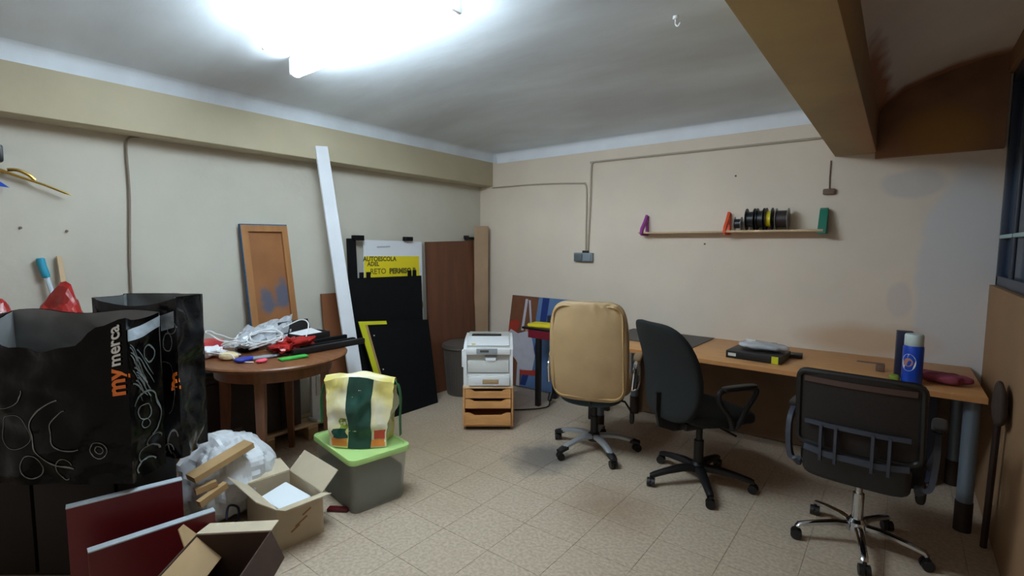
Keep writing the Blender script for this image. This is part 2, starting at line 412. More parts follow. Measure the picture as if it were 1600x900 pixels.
# right wall with a high dark window
mb = MB(); mb.box((W+0.06, YF/2, 0.64), (0.12, -YF, 1.28)); mb.box((W+0.06, (YF-2.0)/2, 1.99), (0.12, -YF-2.0, 1.42)); mb.box((W+0.06, -1.0, 2.65), (0.12, 2.0, 0.2))
struct('wall_right', mb, M['wall_right'])
mb = MB()
for y in (-0.03, -1.0, -1.97): mb.box((W+0.05, y, 1.915), (0.05, 0.06, 1.27), bevel=0.004)
for z in (1.31, 2.52): mb.box((W+0.05, -1.0, z), (0.05, 2.0, 0.06), bevel=0.004)
win = struct('window_1', mb, M['frame_blue'])
obj('pane', MB().box((W+0.06, -0.515, 1.915), (0.008, 0.91, 1.15)), M['glass'], win)
obj('pane', MB().box((W+0.06, -1.485, 1.915), (0.008, 0.91, 1.15)), M['glass'], win)
obj('cross_bar', MB().box((W+0.03, -1.0, 1.575), (0.02, 1.9, 0.022), bevel=0.004), M['tealbar'], win)
obj('upright_bar', MB().cyl((W+0.03, -0.5, 1.34), (W+0.03, -0.5, 2.49), 0.012), M['bluegrey'], win)
struct('baseboard_left', MB().box((0.006, YF/2, 0.04), (0.012, -YF, 0.08), bevel=0.002), M['skirt'])

# ------------------------------------------------------------------ ceiling lights
def batten(x0, x1, y, label):
    z = 2.60
    t = thing('fluorescent_light', label, 'light', ((x0+x1)/2, y, z), 0, 'fluorescent tube lights on the ceiling')
    L = (x1-x0)/2
    obj('housing', MB().box((0, 0, -0.012), (2*L, 0.045, 0.03), bevel=0.004), M['white'], t)
    for s in (-1, 1): obj('tube_holder', MB().box((s*(L-0.012), 0, -0.06), (0.028, 0.06, 0.10), bevel=0.008), M['white'], t)
    for x in (-L*0.6, L*0.6): obj('stem', MB().cyl((x, 0, 0.0), (x, 0, 0.03), 0.012, n=10), M['white'], t)
    obj('tube', MB().cyl((-L+0.025, 0, -0.08), (L-0.025, 0, -0.08), 0.038, n=24), M['tube'], t)
batten(0.91, 2.25, -2.67, 'lit fluorescent tube light on ceiling nearer the back wall, the lower one in the photo')
batten(1.16, 2.53, -2.95, 'lit fluorescent tube light on ceiling farther from the back wall, cut by the frame top')

# ------------------------------------------------------------------ wall fittings
t = tag(obj('conduit', MB().tube(spline([(3.38, -0.012, 2.292), (2.4, -0.012, 2.296), (1.50, -0.012, 2.302), (1.44, -0.012, 2.29), (1.425, -0.012, 2.23), (1.42, -0.012, 1.9), (1.405, -0.012, 1.455)], 8), 0.009), M['conduit']),
        'painted conduit from the deep beam along the back wall, dropping to the grey socket', 'conduit')
t = tag(obj('conduit', MB().tube(spline([(0.19, -0.01, 2.145), (0.8, -0.01, 2.14), (1.30, -0.01, 2.115), (1.36, -0.01, 2.10), (1.378, -0.01, 2.03), (1.38, -0.01, 1.7), (1.38, -0.01, 1.455)], 8), 0.008), M['conduit']),
        'thin cable conduit from the room corner to the grey socket, left and lower', 'conduit')
t = thing('wall_socket', 'grey double socket box on back wall at the end of the conduits', 'socket', (1.365, -0.0, 1.40))
obj('back_box', MB().box((0, -0.022, 0), (0.20, 0.044, 0.085), bevel=0.006), M['socket'], t)
obj('cover', MB().box((-0.047, -0.05, -0.002), (0.09, 0.014, 0.07), bevel=0.005), M['socketdark'], t)
obj('cover', MB().box((0.05, -0.05, -0.002), (0.085, 0.014, 0.07), bevel=0.005), M['socket'], t)
obj('cable_gland', MB().box((0.02, -0.022, 0.052), (0.06, 0.03, 0.025), bevel=0.004), M['black'], t)
t = thing('junction_fitting', 'small brown fitting hanging on a wire below the deep beam end', 'fitting', (3.36, 0, 1.905))
obj('block', MB().box((0, -0.016, 0), (0.075, 0.032, 0.042), bevel=0.008), M['brownfit'], t)
obj('wire', MB().tube([(0, -0.008, 0.02), (-0.002, -0.008, 0.1), (0.0, -0.008, 0.22)], 0.004), M['brownfit'], t)
tag(obj('wall_cable', MB().tube(spline([(0.016, -3.20, 2.165), (0.016, -3.255, 2.15), (0.016, -3.27, 2.09), (0.016, -3.268, 1.8), (0.016, -3.285, 1.4), (0.016, -3.29, 1.0), (0.016, -3.30, 0.6)], 8), 0.0065), M['greycable']),
    'grey brown cable running down the left wall from the beam', 'cable')
for (x, y, z, ax, lb) in [(0.0, -3.76, 1.585, 'x', 'dark screw in the left wall, the one nearer the frame edge'),
                          (0.0, -3.57, 1.572, 'x', 'dark screw in the left wall, right of the other one'),
                          (2.72, 0, 2.07, 'y', 'dark nail high on the back wall under the conduit'),
                          (2.50, 0, 1.53, 'y', 'dark nail in the back wall just under the shelf')]:
    d = (0.012, 0, 0) if ax == 'x' else (0, -0.012, 0)
    mb = MB().cyl((x, y, z), (x+d[0], y+d[1], z), 0.0075, 0.0055, n=10)
    tag(obj('screw', mb, M['brownfit']), lb, 'screw')
t = thing('ceiling_hook', 'tiny pale metal hook in the ceiling beside the deep beam', 'hook', (2.86, -1.78, 2.615))
obj('plate', MB().cyl((0, 0, 0.008), (0, 0, -0.008), 0.014), M['white'], t)
obj('hook', MB().tube(spline([(0, 0, -0.005), (0, 0, -0.03), (0.012, 0, -0.042), (0.022, 0, -0.028)], 6), 0.004), M['white'], t)
# brass arm at the left edge
t = thing('brass_arm', 'slim brass rod on a black wall mount at the left edge of the frame', 'bracket', (0, -3.86, 1.95))
obj('mount', MB().box((0.03, 0.0, 0.02), (0.06, 0.10, 0.09), bevel=0.01), M['black'], t)
obj('elbow', MB().tube(spline([(0.035, 0.0, -0.02), (0.037, 0.008, -0.055), (0.04, 0.05, -0.075)], 6), 0.011), M['brass'], t)
obj('rod', MB().tube([(0.04, 0.04, -0.07), (0.05, 0.2, -0.128), (0.055, 0.285, -0.165), (0.055, 0.31, -0.175)], 0.0065, scales=[1.2, 1, 1, 0.3]), M['brass'], t)
obj('clip', MB().tube(spline([(0.045, 0.06, -0.062), (0.046, 0.10, -0.06), (0.047, 0.14, -0.08), (0.047, 0.165, -0.105)], 6), 0.009, scales=None), M['brass'], t)
tag(obj('blue_flag', MB().prism([(-0.12, 0.07), (-0.1, -0.02), (0.045, -0.035), (-0.03, 0.03)], 0.006,
     Matrix.Translation((0.03, -3.84, 1.83)) @ Matrix(((0, 0, 1, 0), (1, 0, 0, 0), (0, 1, 0, 0), (0, 0, 0, 1)))), M['bottleblue']),
    'bright blue pointed scrap on the left wall under the brass rod', 'scrap')

# ------------------------------------------------------------------ wall shelf with its brackets and spools
t = thing('wall_shelf', 'narrow pale pine shelf on coloured brackets on the back wall', 'shelf', (0, 0, 1.625))
obj('board', MB().box((2.33, -0.065, 0.0), (0.74, 0.11, 0.014), bevel=0.002), M['pine'], t)
obj('board', MB().box((3.02, -0.075, 0.002), (0.66, 0.135, 0.016), bevel=0.002), M['pine'], t)
def bracket(x, mt, lb):
    o = MB()
    pf = [(-0.017, -0.010), (0.017, -0.010), (0.017, 0.010), (-0.017, 0.010)]
    o.sweep([(x, -0.012, -0.02), (x, -0.012, 0.07), (x, -0.014, 0.15)], pf, up=(1, 0, 0))
    o.sweep([(x, -0.02, 0.15), (x, -0.07, 0.085), (x, -0.125, 0.03), (x, -0.14, -0.015)], pf, up=(1, 0, 0))
    o.sweep([(x, -0.145, -0.012), (x, -0.01, -0.012)], [(-0.012, -0.004), (0.012, -0.004), (0.012, 0.004), (-0.012, 0.004)], up=(1, 0, 0))
    p = obj('bracket', o, mt, t); p['label'] = lb
bracket(2.0, M['purple'], 'purple shelf bracket'); bracket(2.69, M['orange'], 'orange shelf bracket')
o = MB().prism([(-0.01, -0.02), (-0.01, 0.155), (-0.03, 0.165), (-0.06, 0.15), (-0.14, 0.0), (-0.14, -0.02)], 0.05, Matrix.Translation((3.315, 0, 0)) @ Matrix(((0, 0, 1, 0), (1, 0, 0, 0), (0, 1, 0, 0), (0, 0, 0, 1))))
p = obj('bracket', o, M['greenp'], t); p['label'] = 'solid dark green shelf bracket'
def spool(x, r, wd, lb, mflange, mcore, rc=0.6):
    t = thing('filament_spool', lb, 'spool', (x, -0.085, 1.636+r), 0, 'spools on the wall shelf')
    for s in (-1, 1):
        mb = MB()
        prof = [(r*0.25, -0.002), (r, -0.002), (r, 0.002), (r*0.25, 0.002)]
        mb.lathe(prof, n=32, cap=False)
        n = 32; vsx = list(mb.bm.verts)
        for k in range(n): mb.bm.faces.new((vsx[k], vsx[(k+1) % n], vsx[3*n+(k+1) % n], vsx[3*n+k]))
        bmesh.ops.transform(mb.bm, matrix=Matrix.Translation((s*wd/2, 0, 0)) @ Matrix.Rotation(PI/2, 4, 'Y'), verts=mb.bm.verts)
        obj('flange', mb, mflange, t)
    obj('winding', MB().cyl((-wd/2, 0, 0), (wd/2, 0, 0), r*rc, n=28), mcore, t)
spool(2.775, 0.052, 0.05, 'small spool with short black winding next to the orange bracket', M['spoolclear'], M['spoolblack'], 0.7)
spool(2.865, 0.083, 0.055, 'wide black spool, second from the orange bracket', M['spoolblack'], M['spoolblack'], 0.7)
spool(2.935, 0.083, 0.045, 'black spool in the middle of the row on the shelf', M['spoolblack'], M['spoolblack'], 0.75)
spool(2.995, 0.083, 0.04, 'black spool with yellow winding', M['spoolblack'], M['yellow'], 0.7)
spool(3.082, 0.08, 0.08, 'clear sided spool with brown black winding, last on the right of the shelf', M['spoolclear'], mat('dark_brown_winding', (44, 34, 32), 0.5), 0.78)

# ------------------------------------------------------------------ boards leaning on the left wall
def board(name, label, cat, pts, thick, mt, parts=None, parent=None):
    """pts: bottom-left, bottom-right, top-right, top-left of the front face; thickness goes behind"""
    P = [Vector(p) for p in pts]
    n = (P[1]-P[0]).cross(P[3]-P[0]).normalized()
    if n.x < 0: n = -n
    mb = MB().hexa([p-n*thick for p in P], P)
    o = obj(name, mb, mt, parent)
    if not parent: tag(o, label, cat)
    return o, P, n
# long white plank
board('white_plank', 'long narrow white lacquered plank leaning against the beam of the left wall', 'plank',
      [(0.50, -2.005, 0.0), (0.515, -1.89, 0.0), (0.215, -2.03, 2.27), (0.21, -2.13, 2.26)], 0.02, M['whitewood'])
board('brown_board', 'reddish brown board leaning on the left wall behind the white plank', 'board',
      [(0.13, -1.99, 0.0), (0.13, -1.79, 0.0), (0.055, -1.80, 1.10), (0.055, -2.02, 1.10)], 0.02, M['brownboard'])
o, P, n = board('plywood_sheet', 'tall brown plywood sheet leaning on left wall beside the yellow sign', 'board',
      [(0.14, -0.90, 0.0), (0.14, -0.22, 0.0), (0.045, -0.16, 1.56), (0.045, -0.86, 1.54)], 0.025, M['doorwood'])
t = thing('hanging_rail', 'dark slim rail on the left wall above the plywood sheet', 'rail', (0, -0.13, 1.585))
obj('bar', MB().box((0.028, 0.0, 0.0), (0.03, 0.30, 0.03), bevel=0.004), M['black'], t)
obj('end_clip', MB().box((0.03, -0.13, 0.012), (0.04, 0.05, 0.035), bevel=0.004), M['black'], t)
tag(obj('cardboard_strip', MB().box((0.13, -0.125, 0.86), (0.05, 0.155, 1.72), rot=(0, 0, -0.90), bevel=0.004), M['cardtube']),
    'tall narrow tan cardboard strip standing in the room corner', 'cardboard')
# yellow sign
t = thing('yellow_sign', 'yellow and white driving school sign board leaning behind the black panels', 'sign', (0, 0, 0))
sg, P, n = board('sign_board', '', '', [(0.13, -1.66, 0.30), (0.13, -0.97, 0.30), (0.055, -0.93, 1.54), (0.055, -1.60, 1.55)], 0.015, M['signwhite'], parent=t)
def on_plane(P, n, off=0.003):
    def f(u, v):
        a = P[0].lerp(P[1], u); b = P[3].lerp(P[2], u); return a.lerp(b, v)+n*off
    return f
f = on_plane(P, n, 0.002)
mb = MB().grid(lambda u, v: f(0.0+0.94*u, 0.0+0.885*v), 1, 1); obj('yellow_field', mb, M['yellow'], t)
f2 = on_plane(P, n, 0.004); wS, hS = 0.68, 1.25
for body, size, u0, v0, b in [('AUTOESCOLA', 0.057, -0.02, 0.850, 0.0022), ('ADEL', 0.053, 0.045, 0.815, 0.002), ('RETO', 0.070, 0.085, 0.757, 0.0008), ('PERMISO B', 0.067, 0.40, 0.757, 0.0035)]:
    mb = text_mb(body, size, lambda x, y, u0=u0, v0=v0: f2(u0+x/wS, v0+y/hS), b); obj('lettering', mb, M['signtext'], t)
for k, (u, v, r, mt) in enumerate([(0.93, 0.57, .035, 'shopgreen'), (0.96, 0.50, .04, 'greenveg'), (0.955, 0.42, .035, 'yellow'), (0.97, 0.36, .03, 'greyedge')]):
    mb = MB(); c = [mb.bm.verts.new(f2(u+r*math.cos(a*PI/5)*0.9, v+r*1.1*math.sin(a*PI/5)*0.9)) for a in range(10)]; mb.bm.faces.new(c); obj('printed_spot', mb, M[mt], t)
mb = MB(); mb.bm.faces.new([mb.bm.verts.new(f2(*q)) for q in [(0.2, .945), (0.42, .952), (0.42, .962), (0.2, .955)]]); obj('printed_line', mb, M['greyedge'], t)
# dark uprights with clips seen over the panels
t = thing('display_stand', 'dark green black upright with top clip left of the yellow sign', 'stand', (0, -1.735, 0))
obj('upright', MB().box((0.10, 0.0, 0.79), (0.03, 0.075, 1.54), rot=(0, -0.05, 0)), M['blackmatte'], t)
obj('clip', MB().box((0.075, 0.06, 1.565), (0.05, 0.10, 0.045), bevel=0.004), M['blackmatte'], t)
tag(obj('clip', MB().box((0.075, -1.12, 1.565), (0.045, 0.10, 0.04), bevel=0.008), M['blackmatte']), 'black clip on the top edge of the yellow sign', 'clip')
# black panels
t = thing('display_board', 'large black panel with hanging lugs leaning in front of the yellow sign', 'panel', (0, 0, 0))
board('panel', '', '', [(0.24, -1.86, 0.0), (0.24, -1.06, 0.0), (0.16, -1.03, 1.215), (0.16, -1.85, 1.225)], 0.025, M['blackmatte'], parent=t)
for y in (-1.70, -1.63, -1.17, -1.11): obj('lug', MB().box((0.153, y, 1.24), (0.02, 0.035, 0.06), bevel=0.003), M['blackmatte'], t)
t = thing('display_board', 'smaller black panel with yellow edging, in front of the large black one', 'panel', (0, 0, 0))
o, P, n = board('panel', '', '', [(0.37, -1.62, 0.0), (0.37, -1.02, 0.0), (0.275, -1.05, 0.80), (0.275, -1.83, 0.87)], 0.02, M['blackmatte'], parent=t)
f = on_plane(P, n, 0.004)
def strip(us, vs_, mt, lab, name='edging', off=0.006):
    mb = MB(); q = [f(*c) for c in zip(us, vs_)]; mb.hexa([p for p in q], [p+n*off for p in q]); o = obj(name, mb, mt, t); o['label'] = lab
strip((0.0, 0.36, 0.36, 0.0), (0.965, 0.965, 1.0, 1.0), M['yellowedge'], 'yellow edging along the top')
strip((0.0, 0.07, 0.07, 0.0), (0.0, 0.0, 0.965, 0.965), M['yellowedge'], 'yellow edging down the side')
strip((0.07, 0.10, 0.10, 0.07), (0.0, 0.0, 0.965, 0.965), M['batten'], 'bare wood edge')
for v in (0.85, 0.5): strip((0.145, 0.16, 0.16, 0.145), (v, v, v+0.012, v+0.012), M['whitep'], 'pale screw', 'screw', 0.003)

# ------------------------------------------------------------------ pallet, trunk, framed board, white device under and behind the table
t = thing('pallet', 'pale wooden pallet lying along the left wall under the round table', 'pallet', (0.15, -2.42, 0))
for x in (-0.085, 0.0, 0.085): obj('slat', MB().box((x, 0, 0.115), (0.07, 1.12, 0.02), bevel=0.002), M['beechtop'], t)
for y in (-0.5, -0.17, 0.17, 0.5):
    obj('bearer', MB().box((0, y, 0.095), (0.25, 0.08, 0.02), bevel=0.002), M['beechtop'], t)
    for x in (-0.085, 0.085): obj('block', MB().box((x, y, 0.0425), (0.08, 0.08, 0.085), bevel=0.002), M['batten'], t)
t = thing('trunk', 'dark brown wooden trunk standing on the pallet under the round table', 'trunk', (0.145, -2.66, 0.127))
obj('body', MB().box((0, 0, 0.23), (0.21, 0.66, 0.44), bevel=0.006), M['darkwood'], t)
obj('lid', MB().box((0, 0, 0.475), (0.22, 0.68, 0.05), bevel=0.006), M['darkwood'], t)
for y in (-0.2, 0.2): obj('batten', MB().box((0.111, y, 0.23), (0.014, 0.05, 0.42)), M['darkwood'], t)
obj('latch', MB().box((0.113, 0.0, 0.42), (0.01, 0.04, 0.06), bevel=0.002), M['brownfit'], t)
t = thing('framed_board', 'orange brown hardboard in a pine frame with flaked blue paint, leaning on left wall', 'board', (0, 0, 0))
pb = [Vector(q) for q in [(0.115, -2.60, 0.63), (0.115, -2.25, 0.63), (0.035, -2.30, 1.645), (0.035, -2.64, 1.64)]]
nn = (pb[1]-pb[0]).cross(pb[3]-pb[0]).normalized(); nn = nn if nn.x > 0 else -nn
def pq(u, v, off): return pb[0].lerp(pb[1], u).lerp(pb[3].lerp(pb[2], u), v)+nn*off
def pbox(u0, u1, v0, v1, d0, d1, name, mt, par):
    mb = MB().hexa([pq(u0, v0, d0), pq(u1, v0, d0), pq(u1, v1, d0), pq(u0, v1, d0)], [pq(u0, v0, d1), pq(u1, v0, d1), pq(u1, v1, d1), pq(u0, v1, d1)])
    return obj(name, mb, mt, par)
pbox(0.02, 0.98, 0.0, 0.985, 0.0, 0.01, 'panel', M['framepanel'], t)
pbox(0.0, 0.14, 0, 1, 0.0, 0.03, 'frame_side', M['framewood'], t); pbox(0.87, 1.0, 0, 1, 0.0, 0.03, 'frame_side', M['framewood'], t)
pbox(0.14, 0.87, 0.955, 1, 0.0, 0.03, 'frame_top', M['framewood'], t)
p = pbox(-0.012, 0.0, 0.0, 1.0, 0.0, 0.028, 'paint_edge', M['bluepaint'], t); p['label'] = 'flaked blue paint on the side'
p = pbox(-0.01, 1.0, 1.0, 1.008, 0.0, 0.028, 'paint_edge', M['bluepaint'], t); p['label'] = 'blue paint on the top edge'
t = thing('white_switch_panel', 'white plastic switch panel standing on the pallet right of the trunk', 'panel', (0.20, -2.14, 0.127), 0.1)
obj('plate', MB().box((0, 0, 0.19), (0.03, 0.17, 0.38), bevel=0.006), M['white'], t)
obj('raised_frame', MB().box((0.02, 0.0, 0.27), (0.014, 0.10, 0.16), bevel=0.004), M['beigepl'], t)
obj('foot', MB().box((0.03, 0, 0.012), (0.12, 0.2, 0.024), bevel=0.004), M['white'], t)
tag(obj('white_bundle', MB().soft((0.145, -2.92, 0.693), (0.18, 0.15, 0.105), 3, 8, lambda p: p+Vector((nz(p.x, p.y, p.z, 14, .012),)*3)), M['sackm']), 'white plastic bundle on the trunk under the table edge', 'bundle')
tag(obj('cardboard_piece', MB().box((0.60, -2.98, 0.17), (0.02, 0.26, 0.34), rot=(0, -0.15, 0.5)), M['carddark']), 'dark cardboard sheet standing behind the white sack', 'cardboard')

# ------------------------------------------------------------------ round table
TZ = 0.78
t = thing('round_table', 'round orange brown wooden table covered with cables and scraps', 'table', (0.545, -2.66, 0))
obj('tabletop', MB().lathe([(0.0, TZ-0.026), (0.44, TZ-0.026), (0.455, TZ-0.018), (0.458, TZ-0.008), (0.45, TZ), (0.0, TZ)][1:5], n=64), M['tablewood'], t)
obj('apron', MB().lathe([(0.335, TZ-0.11), (0.355, TZ-0.11), (0.355, TZ-0.027), (0.335, TZ-0.027)], n=48, cap=False), M['tablewood'], t)
for a in (-42, 48, 138, 228):
    a = math.radians(a); c, s_ = math.cos(a), math.sin(a)
    mb = MB().sweep([(0.315*c, 0.315*s_, TZ-0.03), (0.315*c, 0.315*s_, 0.5), (0.325*c, 0.325*s_, 0.2), (0.34*c, 0.34*s_, 0.0)], [(-.024, -.024), (.024, -.024), (.024, .024), (-.024, .024)], up=(c, s_, 0), scales=[1.15, 1.1, 0.85, 0.72])
    obj('leg', mb, M['tablewood'], t)
Z = TZ+0.001
def coil(cx, cy, rx, ry, turns, label, r=0.0042, tail=None, seed=0, lift=0.05, z0=0.02, ph=0.0, tilt=0.0):
    rnd = random.Random(seed); pts = []
    n = int(turns*14)
    for k in range(n):
        a = 2*PI*k/14+ph; q = 1+rnd.uniform(-.12, .12)
        x = cx+rx*q*math.cos(a); y = cy+ry*q*math.sin(a)
        pts.append((x, y, Z+z0+lift*(0.5+0.5*math.sin(a*1.0+seed))+rnd.uniform(0, .01)+k*0.0009+tilt*math.cos(a)))
    if tail: pts += tail
    tag(obj('white_cable', MB().tube(spline(pts, 5), r, 7), M['cable']), label, 'cable', 'white cables heaped on the round table')
coil(0.52, -2.70, 0.12, 0.09, 2.4, 'white cable coil arching over the red bag on the round table', seed=1, lift=0.07, tail=[(0.62, -2.52, Z+.05), (0.55, -2.42, Z+.16), (0.45, -2.42, Z+.19), (0.35, -2.5, Z+.13)])
coil(0.38, -2.84, 0.09, 0.07, 2.2, 'white cable coil in the middle of the table heap', seed=2, lift=0.05, r=0.005)
coil(0.40, -2.93, 0.16, 0.09, 1.0, 'white cable looped over the front left rim of the table', seed=3, lift=0.03, z0=0.008, ph=0.3, r=0.0035, tail=[(0.62, -2.93, Z+.006), (0.72, -2.88, Z+.006)])
coil(0.22, -2.86, 0.17, 0.06, 1.3, 'white cable strands at the left end of the table near the black bags', seed=4, lift=0.05, z0=0.06, r=0.0045)
coil(0.42, -2.66, 0.08, 0.11, 2.0, 'tight white cable coil behind the red bag', seed=5, lift=0.06, z0=0.05, r=0.0045)
coil(0.27, -2.74, 0.07, 0.05, 2.6, 'small white cable bundle in front of the clear plastic bag', seed=6, lift=0.04, z0=0.04, r=0.006)
def crumple(name, label, cat, c, size, mt, amp=0.25, f=18, seed=0, n=2.6, seg=12, rot=(0, 0, 0), facet=50):
    ms = max(size)
    def fn(p):
        d = nz(p.x+seed, p.y, p.z, f, 1)+0.5*nz(p.x, p.y+seed, p.z, f*2.1, 1)
        q = p*(1+amp*d); return q
    mb = MB().soft((0, 0, 0), size, n, seg, fn); zmin = min(v.co.z for v in mb.bm.verts)
    bmesh.ops.transform(mb.bm, matrix=Matrix.Translation(c) @ Matrix.Rotation(rot[2], 4, 'Z') @ Matrix.Rotation(rot[1], 4, 'Y') @ Matrix.Rotation(rot[0], 4, 'X') @ Matrix.Translation((0, 0, -zmin)), verts=mb.bm.verts)
    return tag(obj(name, mb, mt, sharp=facet), label, cat)
def sheet(name, label, cat, corners, mt, amp=0.015, f=12, seed=0, thick=0.002, nu=14, parent=None):
    a, b, c_, d = [Vector(p) for p in corners]
    n = (b-a).cross(d-a).normalized()
    mb = MB().grid(lambda u, v: a.lerp(b, u).lerp(d.lerp(c_, u), v)+n*(nz(u*1.3+seed, v*1.3, seed, f*0.25, amp)+nz(u+seed, v, 1, f*0.6, amp*.5)), nu, nu, thick)
    o = obj(name, mb, mt, parent, sharp=14)
    return tag(o, label, cat) if not parent else o
tcb = thing('clear_bag', 'crumpled clear plastic bag rising at the back of the round table', 'bag', (0, 0, 0))
for k, cs in enumerate([[(0.42, -2.86, Z+0.05), (0.40, -2.50, Z+0.06), (0.24, -2.38, Z+0.20), (0.22, -2.72, Z+0.13)], [(0.30, -2.80, Z+0.03), (0.34, -2.44, Z+0.05), (0.24, -2.375, Z+0.195), (0.21, -2.71, Z+0.125)], [(0.42, -2.86, Z+0.05), (0.40, -2.50, Z+0.06), (0.34, -2.44, Z+0.05), (0.30, -2.80, Z+0.03)]]):
    sheet('film', '', '', cs, M['clear'], 0.045, 16, k*0.3, 0.0015, 12, tcb)
crumple('red_bag', 'crumpled bright red plastic bag on the round table', 'bag', (0.61, -2.58, Z), (0.14, 0.23, 0.08), M['redfilm'], 0.9, 22, 5, seg=9, facet=12)
crumple('white_wrapper', 'crumpled white paper at the left rim of the round table', 'paper', (0.36, -2.975, Z), (0.13, 0.12, 0.06), M['paper'], 0.7, 20, 8, seg=7, facet=10)
crumple('beige_cloth', 'small folded beige cloth near the front rim of the table', 'cloth', (0.50, -2.925, Z), (0.10, 0.10, 0.042), M['beige'], 0.25, 16, 2)
crumple('blue_pouch', 'small dark blue pouch on the front rim of the table', 'pouch', (0.63, -2.895, Z), (0.075, 0.12, 0.028), M['blue'], 0.15, 16, 4, rot=(0, 0, 0.3))
crumple('pink_pouch', 'small pink packet on the front rim right of the blue pouch', 'packet', (0.735, -2.84, Z), (0.055, 0.07, 0.022), M['pink'], 0.2, 20, 6)
tag(obj('green_card', MB().box((0.79, -2.665, Z+0.008), (0.055, 0.17, 0.012), rot=(0.02, 0.0, -0.12), bevel=0.002), M['green']), 'bright green plastic strip on the front right rim of the table', 'strip')
tag(obj('black_bar', MB().box((0.715, -2.36, Z+0.022), (0.04, 0.55, 0.04), rot=(0, 0, 0.02), bevel=0.004), M['black']), 'black bar lying nearest the table rim, poking out to the right', 'bar')
tag(obj('black_bar', MB().box((0.625, -2.33, Z+0.02), (0.035, 0.46, 0.036), rot=(0, 0, 0.02), bevel=0.004), M['blackmatte']), 'black bar behind the front bar on the table', 'bar')
tag(obj('black_bar', MB().box((0.58, -2.33, Z+0.042), (0.03, 0.40, 0.03), rot=(0, 0, 0.10), bevel=0.004), M['blackmatte']), 'black bar lying highest, beside the black tray', 'bar')
t = thing('black_tray', 'black open case with white papers at the back right of the table', 'tray', (0.42, -2.36, Z), 0.15)
obj('base', MB().box((0, 0, 0.012), (0.20, 0.24, 0.024), bevel=0.003), M['black'], t)
for (cx, cy, sx, sy) in [(0.096, 0, 0.01, 0.24), (-0.096, 0, 0.01, 0.24), (0, 0.116, 0.2, 0.01), (0, -0.116, 0.2, 0.01)]:
    obj('wall', MB().box((cx, cy, 0.055), (sx, sy, 0.07), bevel=0.002), M['black'], t)
obj('lid', MB().box((-0.13, 0, 0.10), (0.012, 0.25, 0.13), rot=(0, -0.35, 0), bevel=0.003), M['black'], t)
tag(obj('paper_stack', MB().box((0.425, -2.36, Z+0.075), (0.15, 0.19, 0.016), rot=(0.06, 0.18, 0.2)), M['paper']), 'white printed papers lying in the black case', 'paper')
tag(obj('black_adapter', MB().box((0.30, -2.73, Z+0.035), (0.09, 0.12, 0.07), rot=(0, 0, 0.3), bevel=0.008), M['black']), 'black adapter block among cables left on the table', 'adapter')
tag(obj('dark_case', MB().box((0.50, -2.60, Z+0.03), (0.12, 0.13, 0.05), rot=(0, 0.15, 0.5), bevel=0.006), M['mat']), 'flat dark grey case behind the red bag', 'case')
tag(obj('red_box', MB().box((0.22, -2.95, Z+0.045), (0.12, 0.16, 0.085), rot=(0, 0, 0.3), bevel=0.003), M['redbox']), 'red carton at left end of the table behind the black bags', 'carton')
t = thing('pliers', 'grey handled tool lying along the front of the table', 'tool', (0.66, -2.73, Z+0.012), 1.35)
obj('handle', MB().tube(spline([(-0.12, 0.012, 0), (-0.05, 0.02, 0), (0.02, 0.006, 0)], 6), 0.008), M['greypl'], t)
obj('handle', MB().tube(spline([(-0.12, -0.012, 0), (-0.05, -0.02, 0), (0.02, -0.006, 0)], 6), 0.008), M['greypl'], t)
obj('jaws', MB().tube([(0.0, 0, 0), (0.04, 0, 0.0), (0.10, 0, 0)], 0.012, scales=[1, 1, 0.3]), M['black'], t)

# ------------------------------------------------------------------ bin, printer, drawers
t = thing('waste_bin', 'ribbed grey brown waste bin in the corner behind the printer', 'bin', (0.325, -0.63, 0))
mb = MB(); mb.lathe([(0.0, 0.0), (0.155, 0.0), (0.16, 0.01), (0.195, 0.47), (0.20, 0.48), (0.212, 0.48), (0.212, 0.50), (0.19, 0.50), (0.15, 0.02), (0.0, 0.02)][1:9], n=40, cap=False)
mb.lathe([(0.155, 0.0), (0.001, 0.001)], n=40, cap=False)
obj('body', mb, M['binm'], t)
for k in range(40):
    a = 2*PI*k/40; c, s_ = math.cos(a), math.sin(a)
    obj('rib', MB().tube([(0.161*c, 0.161*s_, 0.03), (0.1945*c, 0.1945*s_, 0.46)], 0.004, 5), M['binm'], t)
obj('lid', MB().lathe([(0.205, 0.502), (0.205, 0.515), (0.17, 0.53), (0.05, 0.537)], n=40), M['binm'], t)
ang = math.atan2(0.26, 0.32)
t = thing('drawer_chest', 'small beech desktop drawer chest on the floor carrying the printer', 'drawers', (1.21, -1.26, 0), ang)
D = 0.36; Wd = 0.41
obj('plinth', MB().box((0, D/2+0.01, 0.015), (Wd-0.05, D-0.05, 0.03)), M['black'], t)
mb = MB(); mb.box((-Wd/2+0.008, D/2, 0.19), (0.016, D, 0.32)); mb.box((Wd/2-0.008, D/2, 0.19), (0.016, D, 0.32)); mb.box((0, D-0.006, 0.19), (Wd-0.03, 0.012, 0.32)); mb.box((0, D/2, 0.038), (Wd-0.03, D, 0.016))
obj('carcass', mb, M['beech'], t)
obj('top', MB().box((0, D/2, 0.357), (Wd, D+0.01, 0.018), bevel=0.003), M['beechtop'], t)
